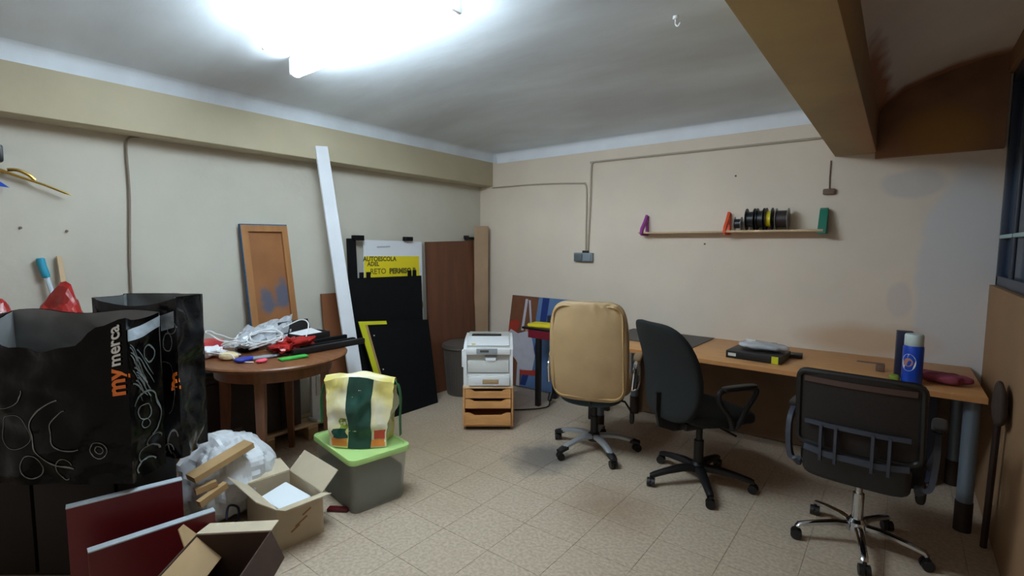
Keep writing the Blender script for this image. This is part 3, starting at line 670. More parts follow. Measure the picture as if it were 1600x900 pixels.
def drawer(z0, z1, out, name='drawer'):
    hw = Wd/2-0.02; pts = [(-hw, z0), (hw, z0), (hw, z1)]
    for u in (0.80, 0.66, 0.6): pts.append((hw*u, z1-{0.80: 0.0, 0.66: 0.012, 0.6: 0.02}[u]))
    for u in (-0.6, -0.66, -0.80): pts.append((hw*u, z1-{0.80: 0.0, 0.66: 0.012, 0.6: 0.02}[-u]))
    pts.append((-hw, z1))
    mb = MB().prism(pts, 0.014, Matrix.Translation((0, 0.008-out, 0)) @ Matrix(((1, 0, 0, 0), (0, 0, -1, 0), (0, 1, 0, 0), (0, 0, 0, 1))))
    o = obj(name, mb, M['beech'], t)
    obj('tray', MB().box((0, D/2-out, z0+0.012), (2*hw-0.02, D-0.05, 0.012)), M['beech'], o)
    obj('rear_shade', MB().box((0, 0.03, (z0+z1)/2), (2*hw-0.01, 0.006, z1-z0-0.006)), M['darkwood'], o) if False else None
drawer(0.27, 0.345, 0.004); drawer(0.185, 0.262, 0.004); drawer(0.052, 0.152, 0.02)
t = thing('laser_printer', 'white and grey laser printer with blue grey panel on the drawer chest', 'printer', (1.21, -1.26, 0.367), ang)
PW, PD = 0.40, 0.46
prof = [(0.0, 0.0), (0.0, 0.085), (0.03, 0.10), (0.035, 0.245), (0.0, 0.262), (0.0, 0.305), (0.02, 0.325), (0.16, 0.365), (PD-0.04, 0.375), (PD, 0.35), (PD, 0.0)]
mb = MB().prism(prof, PW-0.05, Matrix.Translation((-PW/2+0.025, 0.01, 0)) @ Matrix(((0, 0, 1, 0), (1, 0, 0, 0), (0, 1, 0, 0), (0, 0, 0, 1))))
obj('body', mb, M['beigepl'], t)
for s in (-1, 1):
    prof2 = [(0.0, 0.0), (-0.005, 0.09), (0.0, 0.30), (0.02, 0.318), (0.16, 0.357), (PD-0.04, 0.365), (PD, 0.34), (PD, 0.0)]
    obj('side_panel', MB().prism(prof2, 0.026, Matrix.Translation((s*(PW/2-0.013)-0.013, 0.01, 0)) @ Matrix(((0, 0, 1, 0), (1, 0, 0, 0), (0, 1, 0, 0), (0, 0, 0, 1)))), M['white'], t)
tp = Matrix.Rotation(math.atan2(0.04, 0.14), 4, 'X')
mb = MB().box((0, 0.012, 0.283), (PW-0.04, 0.03, 0.05), bevel=0.006); obj('front_lid', mb, M['white'], t)
mb = MB().box((0, 0.10, 0.352), (PW-0.06, 0.17, 0.012), rot=(math.atan2(0.04, 0.14), 0, 0), bevel=0.004); obj('top_cover', mb, M['white'], t)
obj('output_slot', MB().box((-0.02, 0.26, 0.375), (0.25, 0.07, 0.01), bevel=0.002), M['black'], t)
obj('control_panel', MB().box((-0.01, -0.002, 0.288), (0.17, 0.016, 0.042), rot=(-0.1, 0, 0), bevel=0.004), M['greypl'], t)
obj('display', MB().box((-0.03, -0.012, 0.29), (0.07, 0.005, 0.018)), M['mat'], t)
obj('handle_recess', MB().box((0.02, 0.03, 0.225), (0.10, 0.03, 0.035), bevel=0.004), M['greypl'], t)
obj('handle_lip', MB().box((0.02, 0.024, 0.215), (0.085, 0.022, 0.03), bevel=0.004), M['white'], t)
obj('front_door', MB().box((0, 0.035, 0.155), (PW-0.06, 0.03, 0.10), bevel=0.01), M['beigepl'], t)
obj('paper_tray', MB().box((0.01, 0.0, 0.043), (PW-0.07, 0.03, 0.075), bevel=0.006), M['white'], t)
obj('tray_recess', MB().box((0.02, -0.013, 0.042), (0.13, 0.012, 0.035), bevel=0.003), M['card'], t)
obj('logo', MB().box((0.02, 0.045, 0.340), (0.05, 0.014, 0.003), rot=(0.28, 0, 0)), M['mat'], t)
obj('sticker', MB().cyl((-0.12, 0.04, 0.338), (-0.12, 0.04, 0.342), 0.018), M['yellow'], t)
obj('side_handle', MB().box((-PW/2-0.006, 0.05, 0.22), (0.02, 0.05, 0.14), bevel=0.006), M['white'], t)

# ------------------------------------------------------------------ photo poster on the back wall
t = thing('photo_poster', 'large photo poster in brown, white and blue leaning on the back wall', 'poster', (0, 0, 0))
PB = [Vector(q) for q in [(0.42, -0.10, 0.01), (1.28, -0.10, 0.01), (1.33, -0.03, 0.97), (0.50, -0.03, 0.975)]]
pn = (PB[1]-PB[0]).cross(PB[3]-PB[0]).normalized(); pn = pn if pn.y < 0 else -pn
obj('backing', MB().hexa([p-pn*0.012 for p in PB], PB), M['pblue'], t)
pf = on_plane(PB, pn, 0.002); pf2 = on_plane(PB, pn, 0.0035); pf3 = on_plane(PB, pn, 0.005)
def patch(poly, mt, ff, name='print_patch'):
    mb = MB(); mb.bm.faces.new([mb.bm.verts.new(ff(*q)) for q in poly]); obj(name, mb, M[mt], t)
patch([(0, 0), (0.28, 0), (0.30, 1), (0, 1)], 'pbrown', pf)
patch([(0.28, 0.55), (0.40, 0.55), (0.42, 1), (0.30, 1)], 'pbrown', pf)
patch([(0.47, 0.6), (0.56, 0.6), (0.58, 1), (0.48, 1)], 'pnavy', pf)
patch([(0.20, 0.62), (0.24, 0.62), (0.26, 0.97), (0.22, 0.97)], 'ppale', pf2)
patch([(0.34, 0.66), (0.37, 0.66), (0.30, 0.96), (0.27, 0.96)], 'ppale', pf2)
patch([(0.02, 0.52), (0.14, 0.60), (0.17, 0.70), (0.12, 0.74), (0.0, 0.70)], 'pred', pf2)
patch([(0.28, 0.58), (0.34, 0.60), (0.36, 0.68), (0.31, 0.72), (0.26, 0.66)], 'pskin', pf2)
patch([(-0.0, 0.40), (0.18, 0.28), (0.26, 0.18), (0.44, 0.20), (0.46, 0.36), (0.38, 0.56), (0.30, 0.62), (0.16, 0.58), (0.04, 0.62), (-0.0, 0.56)], 'ppale', pf3)
patch([(0.40, 0.30), (0.47, 0.34), (0.52, 0.58), (0.46, 0.58)], 'pnavy', pf2)
patch([(0.28, 0.02), (0.36, 0.02), (0.40, 0.18), (0.30, 0.18)], 'pnavy', pf2)
patch([(0.26, 0.13), (0.52, 0.15), (0.53, 0.21), (0.26, 0.20)], 'pred', pf3)
patch([(0.22, 0.0), (0.27, 0.0), (0.24, 0.24), (0.20, 0.24)], 'ppale', pf2)

# ------------------------------------------------------------------ side table and desk
t = thing('side_table', 'small black legged side table with maroon apron left of the desk', 'table', (1.0, 0, 0))
obj('top', MB().box((0.42, -0.345, 0.735), (0.84, 0.37, 0.02), bevel=0.003), M['black'], t)
obj('apron', MB().box((0.42, -0.515, 0.685), (0.70, 0.02, 0.075), bevel=0.003), M['maroon'], t)
obj('apron', MB().box((0.085, -0.345, 0.685), (0.02, 0.33, 0.075), bevel=0.003), M['maroon'], t)
for x, y in ((0.17, -0.49), (0.74, -0.49), (0.17, -0.20), (0.74, -0.20)): obj('leg', MB().box((x, y, 0.3625), (0.045, 0.045, 0.725), bevel=0.004), M['black'], t)
tag(obj('yellow_book', MB().box((1.16, -0.39, 0.759), (0.26, 0.18, 0.026), rot=(0, 0, 0.15), bevel=0.003), M['yellow']), 'yellow covered book lying on the side table', 'book')
tag(obj('dark_binder', MB().box((1.25, -0.26, 0.79), (0.24, 0.06, 0.09), rot=(0, 0, 0.1), bevel=0.006), M['navy']), 'dark box standing behind the yellow book on the side table', 'box')
t = thing('plug_cable', 'black cable with plug lying on the floor by the side table leg', 'cable', (0, 0, 0))
obj('cord', MB().tube(spline([(1.24, -0.40, 0.06), (1.27, -0.46, 0.012), (1.24, -0.56, 0.007), (1.16, -0.66, 0.007), (1.08, -0.74, 0.007)], 8), 0.006), M['black'], t)
obj('plug', MB().cyl((1.245, -0.41, 0.045), (1.235, -0.36, 0.10), 0.02, 0.026, n=14), M['black'], t)
t = thing('desk', 'long pale wood desk on grey metal legs along the back wall', 'desk', (1.88, 0, 0))
DL, DD = 2.30, 0.85
obj('desktop', MB().box((DL/2, -DD/2-0.003, 0.735), (DL, DD, 0.03), bevel=0.004), M['desk'], t)
obj('edge_band', MB().box((DL/2, -DD-0.006, 0.735), (DL-0.006, 0.004, 0.027)), M['deskedge'], t)
for x, y in ((DL-0.05, -0.76), (DL-0.05, -0.10), (0.08, -0.76), (0.08, -0.10)):
    l = obj('leg', MB().cyl((x, y, 0.03), (x, y, 0.72), 0.035, n=20), M['greyleg'], t)
    obj('foot_cap', MB().cyl((x, y, 0.0), (x, y, 0.16), 0.038, n=20), M['darkwood'], l)
obj('under_desk_board', MB().box((DL/2-0.02, -0.03, 0.365), (DL-0.12, 0.018, 0.70)), M['underdesk'], t)  # plain brown board covering the back wall below the desktop
obj('rail', MB().box((DL/2, -0.10, 0.695), (DL-0.2, 0.04, 0.05)), M['greyleg'], t)
obj('rail', MB().box((DL-0.05, -0.43, 0.695), (0.04, 0.6, 0.05)), M['greyleg'], t)
tag(obj('navy_board', MB().box((3.86, -0.16, 0.31), (0.34, 0.02, 0.60), rot=(-0.18, 0, 0)), M['navy']), 'dark navy board leaning on the wall under the right end of the desk', 'board')
tag(obj('wooden_stick', MB().tube([(4.20, -0.90, 0.0), (4.20, -0.95, 0.34), (4.20, -0.99, 0.66)], 0.014), M['darkwood']), 'dark stick leaning between the desk end and the right wall', 'stick')
crumple('dark_bag', 'dark brown cloth head on a stick beside the desk end at the right wall', 'bag', (4.200, -1.00, 0.66), (0.045, 0.22, 0.20), M['greybox'], 0.15, 9, 2)
tag(obj('desk_mat', MB().box((2.25, -0.29, 0.7535), (0.72, 0.54, 0.005), rot=(0, 0, -0.02)), M['mat']), 'dark grey mat lying on the left end of the desk', 'mat')
t = thing('black_box', 'flat black box with white label and yellow corner on the desk', 'box', (3.06, -0.58, 0.751), -0.05)
obj('body', MB().box((0, 0, 0.025), (0.34, 0.27, 0.05), bevel=0.002), M['black'], t)
obj('white_label', MB().box((-0.13, -0.1365, 0.026), (0.05, 0.003, 0.02)), M['whitep'], t)
obj('yellow_corner', MB().box((0.135, -0.1365, 0.025), (0.04, 0.003, 0.046)), M['yellowedge'], t)
tag(obj('dark_folder', MB().box((3.15, -0.40, 0.764), (0.30, 0.10, 0.022), rot=(0, 0, 0.1), bevel=0.002), M['black']), 'thin black case behind the flat black box', 'case')
crumple('clear_pouch', 'clear plastic bag of small dark items on the black box', 'bag', (3.08, -0.53, 0.802), (0.30, 0.20, 0.05), M['clear'], 0.3, 12, 4, rot=(0, 0, 0.1))
crumple('grey_contents', 'blue grey packet inside the clear bag on the desk', 'packet', (3.12, -0.52, 0.806), (0.16, 0.11, 0.035), M['greypl'], 0.3, 14, 6)
tag(obj('white_slip', MB().box((3.00, -0.53, 0.856), (0.06, 0.05, 0.003), rot=(0.1, 0.1, 0.3)), M['paper']), 'white slip on the clear bag on the desk', 'paper')
t = thing('spray_bottle', 'bright blue bottle with pale cap and round label on the desk', 'bottle', (3.875, -0.745, 0.751))
obj('body', MB().lathe([(0.044, 0.0), (0.047, 0.006), (0.047, 0.205), (0.044, 0.215)], n=28), M['bottleblue'], t)
obj('cap', MB().lathe([(0.041, 0.2155), (0.043, 0.22), (0.043, 0.272), (0.039, 0.28)], n=28), M['cap'], t)
mb = MB(); vsx = []
for k in range(20):
    a = 2*PI*k/20; u, v = 0.036*math.cos(a), 0.048*math.sin(a); th = math.radians(-115)+u/0.048
    vsx.append(mb.bm.verts.new((0.0478*math.cos(th), 0.0478*math.sin(th), 0.125+v)))
mb.bm.faces.new(vsx); obj('round_label', mb, M['whitep'], t)
mb = MB(); vsx = []
for k in range(20):
    a = 2*PI*k/20; u, v = 0.022*math.cos(a), 0.024*math.sin(a); th = math.radians(-115)+u/0.048
    vsx.append(mb.bm.verts.new((0.0484*math.cos(th), 0.0484*math.sin(th), 0.125+v)))
mb.bm.faces.new(vsx); obj('emblem', mb, M['pskin'], t)
tag(obj('navy_carton', MB().box((3.835, -0.60, 0.888), (0.075, 0.06, 0.272), rot=(0, 0, 0.1), bevel=0.003), M['navy']), 'tall narrow navy carton behind the blue bottle', 'carton')
tag(obj('green_lump', MB().soft((3.80, -0.75, 0.772), (0.05, 0.05, 0.042), 3, 6), M['greenveg']), 'small green blob left of the blue bottle', 'clay')
crumple('pink_cloth', 'crumpled dusky pink cloth on the right end of the desk', 'cloth', (4.01, -0.60, 0.751), (0.22, 0.17, 0.05), M['pinkcloth'], 0.35, 14, 3)
tag(obj('red_pen', MB().box((3.95, -0.33, 0.757), (0.11, 0.02, 0.012), rot=(0, 0, -0.2), bevel=0.003), M['maroon']), 'dark red pen on the desk near the back wall', 'pen')
t = thing('small_clamp', 'small brown clamp with thin bar on the desk behind the mesh chair', 'clamp', (3.70, -0.50, 0.751))
obj('block', MB().box((0.03, 0, 0.02), (0.045, 0.04, 0.04), bevel=0.004), M['brownfit'], t)
obj('bar', MB().box((-0.02, 0.01, 0.043), (0.14, 0.02, 0.007), bevel=0.002), M['brownfit'], t)

# ------------------------------------------------------------------ office chairs
def star_base(t, R, a0, arm_mat, cap_mat, hub_mat, kind, wheel_r=0.026):
    obj('hub', MB().lathe([(0.03, 0.075), (0.048, 0.08), (0.046, 0.125), (0.032, 0.14)], n=24), hub_mat, t)
    for k in range(5):
        a = math.radians(a0+72*k); c, s_ = math.cos(a), math.sin(a); L = lambda r, z: (r*c, r*s_, z)
        if kind == 'arched':
            pts = [L(0.03, 0.115), L(0.10, 0.12), L(0.18, 0.112), L(0.25, 0.095), L(R, 0.07)]
            scl = [1.15, 1.1, 1.0, 0.95, 0.9]; pr = [(-.022, -.012), (.022, -.012), (.022, .006), (.012, .014), (-.012, .014), (-.022, .006)]
        elif kind == 'flat':
            pts = [L(0.03, 0.105), L(0.12, 0.108), L(0.22, 0.094), L(R-0.02, 0.078), L(R, 0.07)]
            scl = [1.3, 1.15, 0.95, 0.85, 0.8]; pr = [(-.024, -.014), (.024, -.014), (.022, .008), (.012, .016), (-.012, .016), (-.022, .008)]
        else:
            pts = [L(0.03, 0.105), L(0.10, 0.108), L(0.20, 0.094), L(0.27, 0.08), L(R, 0.066)]
            scl = [1.0, 0.95, 0.85, 0.8, 0.75]; pr = [(-.018, -.011), (.018, -.011), (.018, .006), (.008, .012), (-.008, .012), (-.018, .006)]
        lg = obj('leg', MB().sweep(pts, pr, up=(0, 0, 1), scales=scl), arm_mat, t, sharp=50)
        if cap_mat:
            pts2 = [L(R-0.055, 0.0835), L(R-0.02, 0.077), L(R+0.018, 0.066)]
            obj('end_cap', MB().sweep(pts2, pr, up=(0, 0, 1), scales=[1.12, 1.15, 0.95]), cap_mat, lg, sharp=50)
        th = a0*0.7+k*95.0; ca, sa = math.cos(math.radians(th)), math.sin(math.radians(th))
        cs = obj('caster', MB().cyl(L(R, 0.035), L(R, 0.07), 0.009, n=10).box((R*c, R*s_, 0.037), (0.034, 0.045, 0.026), rot=(0, 0, math.radians(th)), bevel=0.01), M['black'], t)
        for q in (-1, 1):
            p0 = Vector((R*c, R*s_, wheel_r+0.001)); ax = Vector((-sa, ca, 0))*q
            obj('wheel', MB().cyl(p0+ax*0.005, p0+ax*0.023, wheel_r, n=20), M['black'], cs)
def rrect_pts(hw, z0, z1, r, n=6):
    out = []
    for (cx, cz, a0) in ((hw-r, z1-r, 0), (-hw+r, z1-r, 90), (-hw+r, z0+r, 180), (hw-r, z0+r, 270)):
        for k in range(n+1):
            a = math.radians(a0+90*k/n); out.append((cx+r*math.cos(a), cz+r*math.sin(a)))
    return out
# --- tan leather chair
t = thing('office_chair', 'tan leather high back office chair on silver star base', 'chair', (2.08, -1.07, 0), math.radians(19), 'office chairs at the desk')
star_base(t, 0.315, 160, M['silver'], M['black'], M['black'], 'arched', 0.027)
obj('gas_lift', MB().cyl((0, 0, 0.13), (0, 0, 0.26), 0.028, n=18).cyl((0, 0, 0.25), (0, 0, 0.41), 0.02, n=18), M['black'], t)
obj('mechanism', MB().box((0, 0.0, 0.415), (0.18, 0.26, 0.04), bevel=0.01), M['black'], t)
obj('seat_pan', MB().soft((-0.02, 0.03, 0.425), (0.46, 0.46, 0.13), 3, 8, lambda p: Vector((p.x, p.y, p.z*(1.0-0.3*(p.x/0.23)**2)))), M['teal'], t)
obj('seat', MB().soft((0, 0.06, 0.505), (0.52, 0.50, 0.10), 5, 10), M['leather'], t)
def back_fn(p, y0=-0.235, tilt=0.14, zc=0.80):
    z = p.z+zc; k = (z-0.47)/0.67
    wd = 1.0-0.10*max(0, k-0.5)**2*3+0.02*math.sin(k*PI)
    y = p.y*(0.75+0.3*math.sin(PI*min(1, max(0, k)))) - 0.035*math.cos(PI*(p.x/0.55))*1.0
    y += nz(p.x, z, 2, 9, 0.006)
    if z > 1.05 and p.x > 0.0: y += 0.010*math.sin(p.x*90)*min(1, (z-1.05)*14)
    return Vector((p.x*wd, y0+y-tilt*(z-0.47), z))
bk = obj('backrest', MB().soft((0, 0, 0), (0.52, 0.11, 0.69), 6, 18, back_fn), M['leather'], t, sharp=80)
pts = []
for x, z in rrect_pts(0.235, -0.315, 0.315, 0.07, 6):
    pts.append(back_fn(Vector((x, -0.0585, z)))+Vector((0, 0.002, 0)))
obj('piping', MB().tube(pts, 0.006, 6, closed=True), M['seam'], bk)
obj('back_bracket', MB().sweep([(0, -0.02, 0.405), (0, -0.16, 0.405), (0, -0.20, 0.45), (0, -0.205, 0.52)], [(-.04, -.008), (.04, -.008), (.04, .008), (-.04, .008)], up=(1, 0, 0)), M['black'], t)
for s in (-1, 1):
    am = obj('armrest', MB().tube(spline([(s*0.20, 0.16, 0.43), (s*0.285, 0.17, 0.45), (s*0.30, 0.14, 0.60), (s*0.30, 0.08, 0.70), (s*0.30, -0.10, 0.715), (s*0.295, -0.21, 0.68), (s*0.285, -0.235, 0.55)], 6), 0.013, 10), M['chrome'], t)
    obj('arm_pad', MB().soft((s*0.30, 0.0, 0.728), (0.055, 0.26, 0.035), 4, 6, lambda p: p+Vector((0, 0, -abs(p.y)*0.08))), M['leather'], am)
obj('tilt_lever', MB().tube([(0.05, 0.02, 0.41), (0.22, -0.02, 0.395), (0.27, -0.06, 0.34)], 0.008).soft((0.275, -0.065, 0.30), (0.035, 0.035, 0.09), 3, 4), M['black'], t)
# --- black fabric chair
t = thing('office_chair', 'black fabric office chair with loop arms, turned half right', 'chair', (2.845, -1.10, 0), math.radians(-32), 'office chairs at the desk')
star_base(t, 0.32, 12+32, M['black'], None, M['black'], 'flat', 0.027)
obj('gas_lift', MB().cyl((0, 0, 0.12), (0, 0, 0.28), 0.03, n=18).cyl((0, 0, 0.27), (0, 0, 0.40), 0.02, n=18), M['black'], t)
obj('mechanism', MB().box((0, -0.02, 0.405), (0.16, 0.30, 0.05), bevel=0.01), M['black'], t)
obj('seat', MB().soft((0, 0.04, 0.475), (0.48, 0.46, 0.09), 4.5, 8, lambda p: p+Vector((0, 0, -0.5*max(0, p.y-0.1)**1.5))), M['blackfab'], t)
def back2(p):
    z = p.z+0.76; k = (z-0.47)/0.57
    wd = 0.78+0.24*math.sin(PI*min(1, max(0, 0.15+k*0.7)))-0.10*max(0, k-0.75)
    return Vector((p.x*wd, -0.235+p.y-0.05*math.cos(PI*p.x/0.5)-0.20*(z-0.47)+0.06*math.sin(PI*k), z))
obj('backrest', MB().soft((0, 0, 0), (0.51, 0.07, 0.60), 4.5, 14, back2), M['blackfab'], t, sharp=80)
obj('back_bracket', MB().sweep([(0, -0.05, 0.40), (0, -0.20, 0.40), (0, -0.29, 0.43), (0, -0.305, 0.52), (0, -0.305, 0.62)], [(-.035, -.01), (.035, -.01), (.035, .01), (-.035, .01)], up=(1, 0, 0)), M['black'], t)
for s in (-1, 1):
    am = obj('armrest', MB().tube(spline([(s*0.17, 0.02, 0.43), (s*0.27, 0.02, 0.45), (s*0.28, 0.09, 0.56), (s*0.28, 0.16, 0.665), (s*0.28, 0.06, 0.685), (s*0.28, -0.10, 0.68), (s*0.28, -0.11, 0.62), (s*0.275, -0.03, 0.52), (s*0.27, 0.0, 0.45)], 6), 0.016, 10), M['black'], t)
    obj('arm_pad', MB().soft((s*0.28, 0.03, 0.692), (0.055, 0.25, 0.03), 4, 6), M['black'], am)
obj('tilt_lever', MB().tube([(0.05, 0.05, 0.40), (0.24, 0.06, 0.385)], 0.007), M['black'], t)
# --- mesh chair
t = thing('office_chair', 'low mesh back office chair on chrome star base, nearest the right wall', 'chair', (3.69, -1.27, 0), math.radians(-4), 'office chairs at the desk')
star_base(t, 0.28, 140, M['chrome'], None, M['chrome'], 'thin', 0.026)
obj('gas_lift', MB().cyl((0, 0, 0.11), (0, 0, 0.27), 0.025, n=18).cyl((0, 0, 0.26), (0, 0, 0.40), 0.016, n=18), M['chrome'], t)
obj('mechanism', MB().box((0, -0.02, 0.405), (0.17, 0.24, 0.035), bevel=0.008), M['black'], t)
obj('seat', MB().soft((0, 0.03, 0.455), (0.50, 0.47, 0.085), 5, 8), M['blackfab'], t)
BW, BZ0, BZ1 = 0.235, 0.56, 0.92
def bs(x, z, off=0.0): return Vector((x, -0.245+off-0.07*(1-(x/BW)**2)*0.4-0.10*(z-BZ0), z))
fr = MB(); pts = [bs(x, z+(BZ0+BZ1)/2) for x, z in rrect_pts(BW, -(BZ1-BZ0)/2, (BZ1-BZ0)/2, 0.035, 4)]
fr.tube(pts, 0.014, 8, closed=True); bf = obj('back_frame', fr, M['black'], t)
mb = MB().grid(lambda u, v: bs(-BW+2*BW*u, BZ0+(BZ1-BZ0)*v), 16, 16, 0.004); bm_ = obj('mesh_panel', mb, M['mesh'], t)
bp_ = MB()
obj('top_band', MB().grid(lambda u, v: bs(-BW*0.9+1.8*BW*u, 0.868+0.026*v, -0.006), 12, 1, 0.003), mat('worn_brown_band', (74, 54, 46), 0.6), t)
for x in (-0.13, -0.07, 0.07, 0.13):
    obj('lumbar_bar', MB().sweep([bs(x, 0.50, -0.03), bs(x, 0.58, -0.03), bs(x, 0.675, -0.022)], [(-.014, -.006), (.014, -.006), (.014, .006), (-.014, .006)], up=(1, 0, 0)), M['bluegrey'], t)
obj('lumbar_rail', MB().sweep([bs(-0.20, 0.545, -0.02), bs(-0.1, 0.535, -0.03), bs(0.1, 0.535, -0.03), bs(0.20, 0.545, -0.02)], [(-.008, -.014), (.008, -.014), (.008, .014), (-.008, .014)], up=(0, 0, 1)), M['bluegrey'], t)
obj('lumbar_rail', MB().sweep([bs(-0.20, 0.675, -0.018), bs(-0.1, 0.675, -0.024), bs(0.1, 0.675, -0.024), bs(0.20, 0.675, -0.018)], [(-.006, -.01), (.006, -.01), (.006, .01), (-.006, .01)], up=(0, 0, 1)), M['bluegrey'], t)
obj('back_shell', MB().soft((0, -0.235, 0.475), (0.42, 0.05, 0.16), 5, 8), M['black'], t)
for s in (-1, 1):
    am = obj('armrest', MB().sweep(spline([(s*0.22, -0.22, 0.44), (s*0.27, -0.21, 0.46), (s*0.285, -0.20, 0.58), (s*0.285, -0.15, 0.66), (s*0.285, 0.05, 0.68), (s*0.285, 0.13, 0.655), (s*0.28, 0.10, 0.54), (s*0.25, 0.06, 0.45)], 6), [(-.022, -.011), (.022, -.011), (.022, .011), (-.022, .011)], up=(1, 0, 0)), M['bluegrey'], t)
    obj('arm_pad', MB().soft((s*0.285, -0.02, 0.695), (0.06, 0.22, 0.025), 4, 6), M['black'], am)
obj('tilt_lever', MB().tube([(0.05, 0.05, 0.40), (0.22, 0.10, 0.36)], 0.007).soft((0.235, 0.11, 0.31), (0.045, 0.045, 0.12), 3, 4), M['black'], t)

# ------------------------------------------------------------------ storage box with shopping bag
ra = math.radians(-9.0)
t = thing('storage_box', 'frosted plastic storage box with lime green lid on the floor', 'box', (1.265, -2.51, 0), ra)
LX, LY, LH = 0.54, 0.37, 0.335
def rr(hx, hy, r, n=4):
    return rrect_pts(hx, -hy, hy, r, n)
def loft(mb, rings):
    vr = [[mb.bm.verts.new(p) for p in ring] for ring in rings]; n = len(vr[0])
    for a, b in zip(vr, vr[1:]):
        for k in range(n): mb.bm.faces.new((a[k], a[(k+1) % n], b[(k+1) % n], b[k]))
    return vr
mb = MB(); rings = []
for z, k in ((0.0, 0.86), (0.012, 0.88), (0.15, 0.92), (0.30, 0.965)):
    rings.append([(x, y, z) for x, y in rr(LX/2*k, LY/2*k, 0.04)])
vr = loft(mb, rings); mb.bm.faces.new(vr[0][::-1]); obj('tub', mb, M['tub'], t)
mb = MB(); rings = []
for z, k in ((0.014, 0.82), (0.12, 0.86), (0.195, 0.875)):
    rings.append([(x, y, z+(nz(x, y, 0, 9, 0.02) if z > .19 else 0)) for x, y in rr(LX/2*k, LY/2*k, 0.035)])
vr = loft(mb, rings); mb.bm.faces.new(vr[0][::-1]); mb.bm.faces.new(vr[-1]); obj('contents', mb, M['tubfill'], t)
mb = MB(); rings = []
for z, k in ((0.298, 0.985), (0.298, 1.03), (0.322, 1.03), (0.328, 1.02), (0.328, 0.94), (0.322, 0.92)):
    rings.append([(x, y, z) for x, y in rr(LX/2*k, LY/2*k, 0.045)])
vr = loft(mb, rings); mb.bm.faces.new(vr[-1]); mb.bm.faces.new(vr[0][::-1]); obj('lid', mb, M['greenlid'], t)
tag(obj('red_scrap', MB().box((1.36, -2.73, 0.01), (0.12, 0.04, 0.02), rot=(0, 0, 0.6), bevel=0.004), M['red']), 'dark red scrap on the floor at the storage box foot', 'scrap')
# shopping bag
t = thing('shopping_bag', 'green, yellow and white reusable shopping bag on the storage box lid', 'bag', (1.30, -2.52, 0.327), math.atan2(0.62, 0.785))
def shop(u, v, off=0.0):
    """u around 0..1 (0..0.36 front from left to right), v up"""
    hw = lerp(0.165, 0.205, v); hd = lerp(0.085, 0.05+0.02*math.sin(v*5), v)
    per = [(-hw, -hd), (hw, -hd), (hw, hd), (-hw, hd)]
    seg = u*4; k = int(min(3.999, seg)); f_ = seg-k
    a, b = per[k], per[(k+1) % 4]; x = lerp(a[0], b[0], f_); y = lerp(a[1], b[1], f_)
    rr_ = 1.0-0.0
    nx, ny = ((0, -1), (1, 0), (0, 1), (-1, 0))[k]
    bul = math.sin(f_*PI)
    o_ = bul*(0.022 if k % 2 == 0 else -0.02)*(1.2-v*0.7)+nz(x*1.0, y, v*0.38, 11, 0.03)*min(1, v*4)+nz(x, y, v*.4, 26, 0.012)*min(1, v*4)
    z = v*0.375*(1+0.05*nz(u*6, 0, 0, 1, 1)) + 0.02*v*math.sin(f_*PI)
    return Vector((x+nx*(o_+off), y+ny*(o_+off), z))
mb = MB(); n = 64
rings = [[shop(k/n, j/16) for k in range(n)] for j in range(17)]
vr = loft(mb, rings); mb.bm.faces.new(vr[0][::-1])
bg = obj('bag_body', mb, M['shopyellow'], t, sharp=60)
top = MB(); top.grid(lambda u, v: shop(0.25*u, 1).lerp(shop(0.75-0.25*u, 1), v)+Vector((0, 0, -0.01+0.03*math.sin(v*PI)+nz(u*3, v*3, 0, 1, .02))), 16, 8); obj('top_fold', top, M['shopyellow'], t, sharp=60)
def band(u0, u1, v0, v1, mt, name, off=0.004, nu=16, nv=14, wob=0.0):
    mb = MB().grid(lambda a, b: shop(0.25*lerp(u0+wob*math.sin(b*7), u1+wob*math.sin(b*5+1), a), lerp(v0, v1, b), off), nu, nv)
    return obj(name, mb, mt, t, sharp=60)
band(0.34, 0.72, 0.0, 1.0, M['shopgreen'], 'green_band', wob=0.02)
band(0.05, 0.33, 0.03, 0.14, M['orangeveg'], 'vegetable_print', 0.003, 8, 4)
band(0.74, 0.97, 0.02, 0.12, M['orangeveg'], 'vegetable_print', 0.003, 8, 4)
band(0.78, 0.96, 0.13, 0.27, M['redveg'], 'vegetable_print', 0.003, 8, 4)
band(0.08, 0.33, 0.15, 0.28, M['shopgreen'], 'vegetable_print', 0.003, 8, 4, 0.02)
band(0.2, 0.33, 0.28, 0.42, M['greenveg'], 'vegetable_print', 0.003, 8, 4, 0.02)
for s in (-1, 1):
    pts = spline([(s*0.17, 0.03, 0.36), (s*0.215, 0.0, 0.355), (s*0.235, -0.01, 0.27), (s*0.232, -0.02, 0.15), (s*0.236, -0.03, 0.05 if s > 0 else 0.12)], 6)
    obj('handle_strap', MB().sweep(pts, [(-.022, -.002), (.022, -.002), (.022, .002), (-.022, .002)], up=(s*1, 0.0, 0.2)), M['strapgreen'], t)

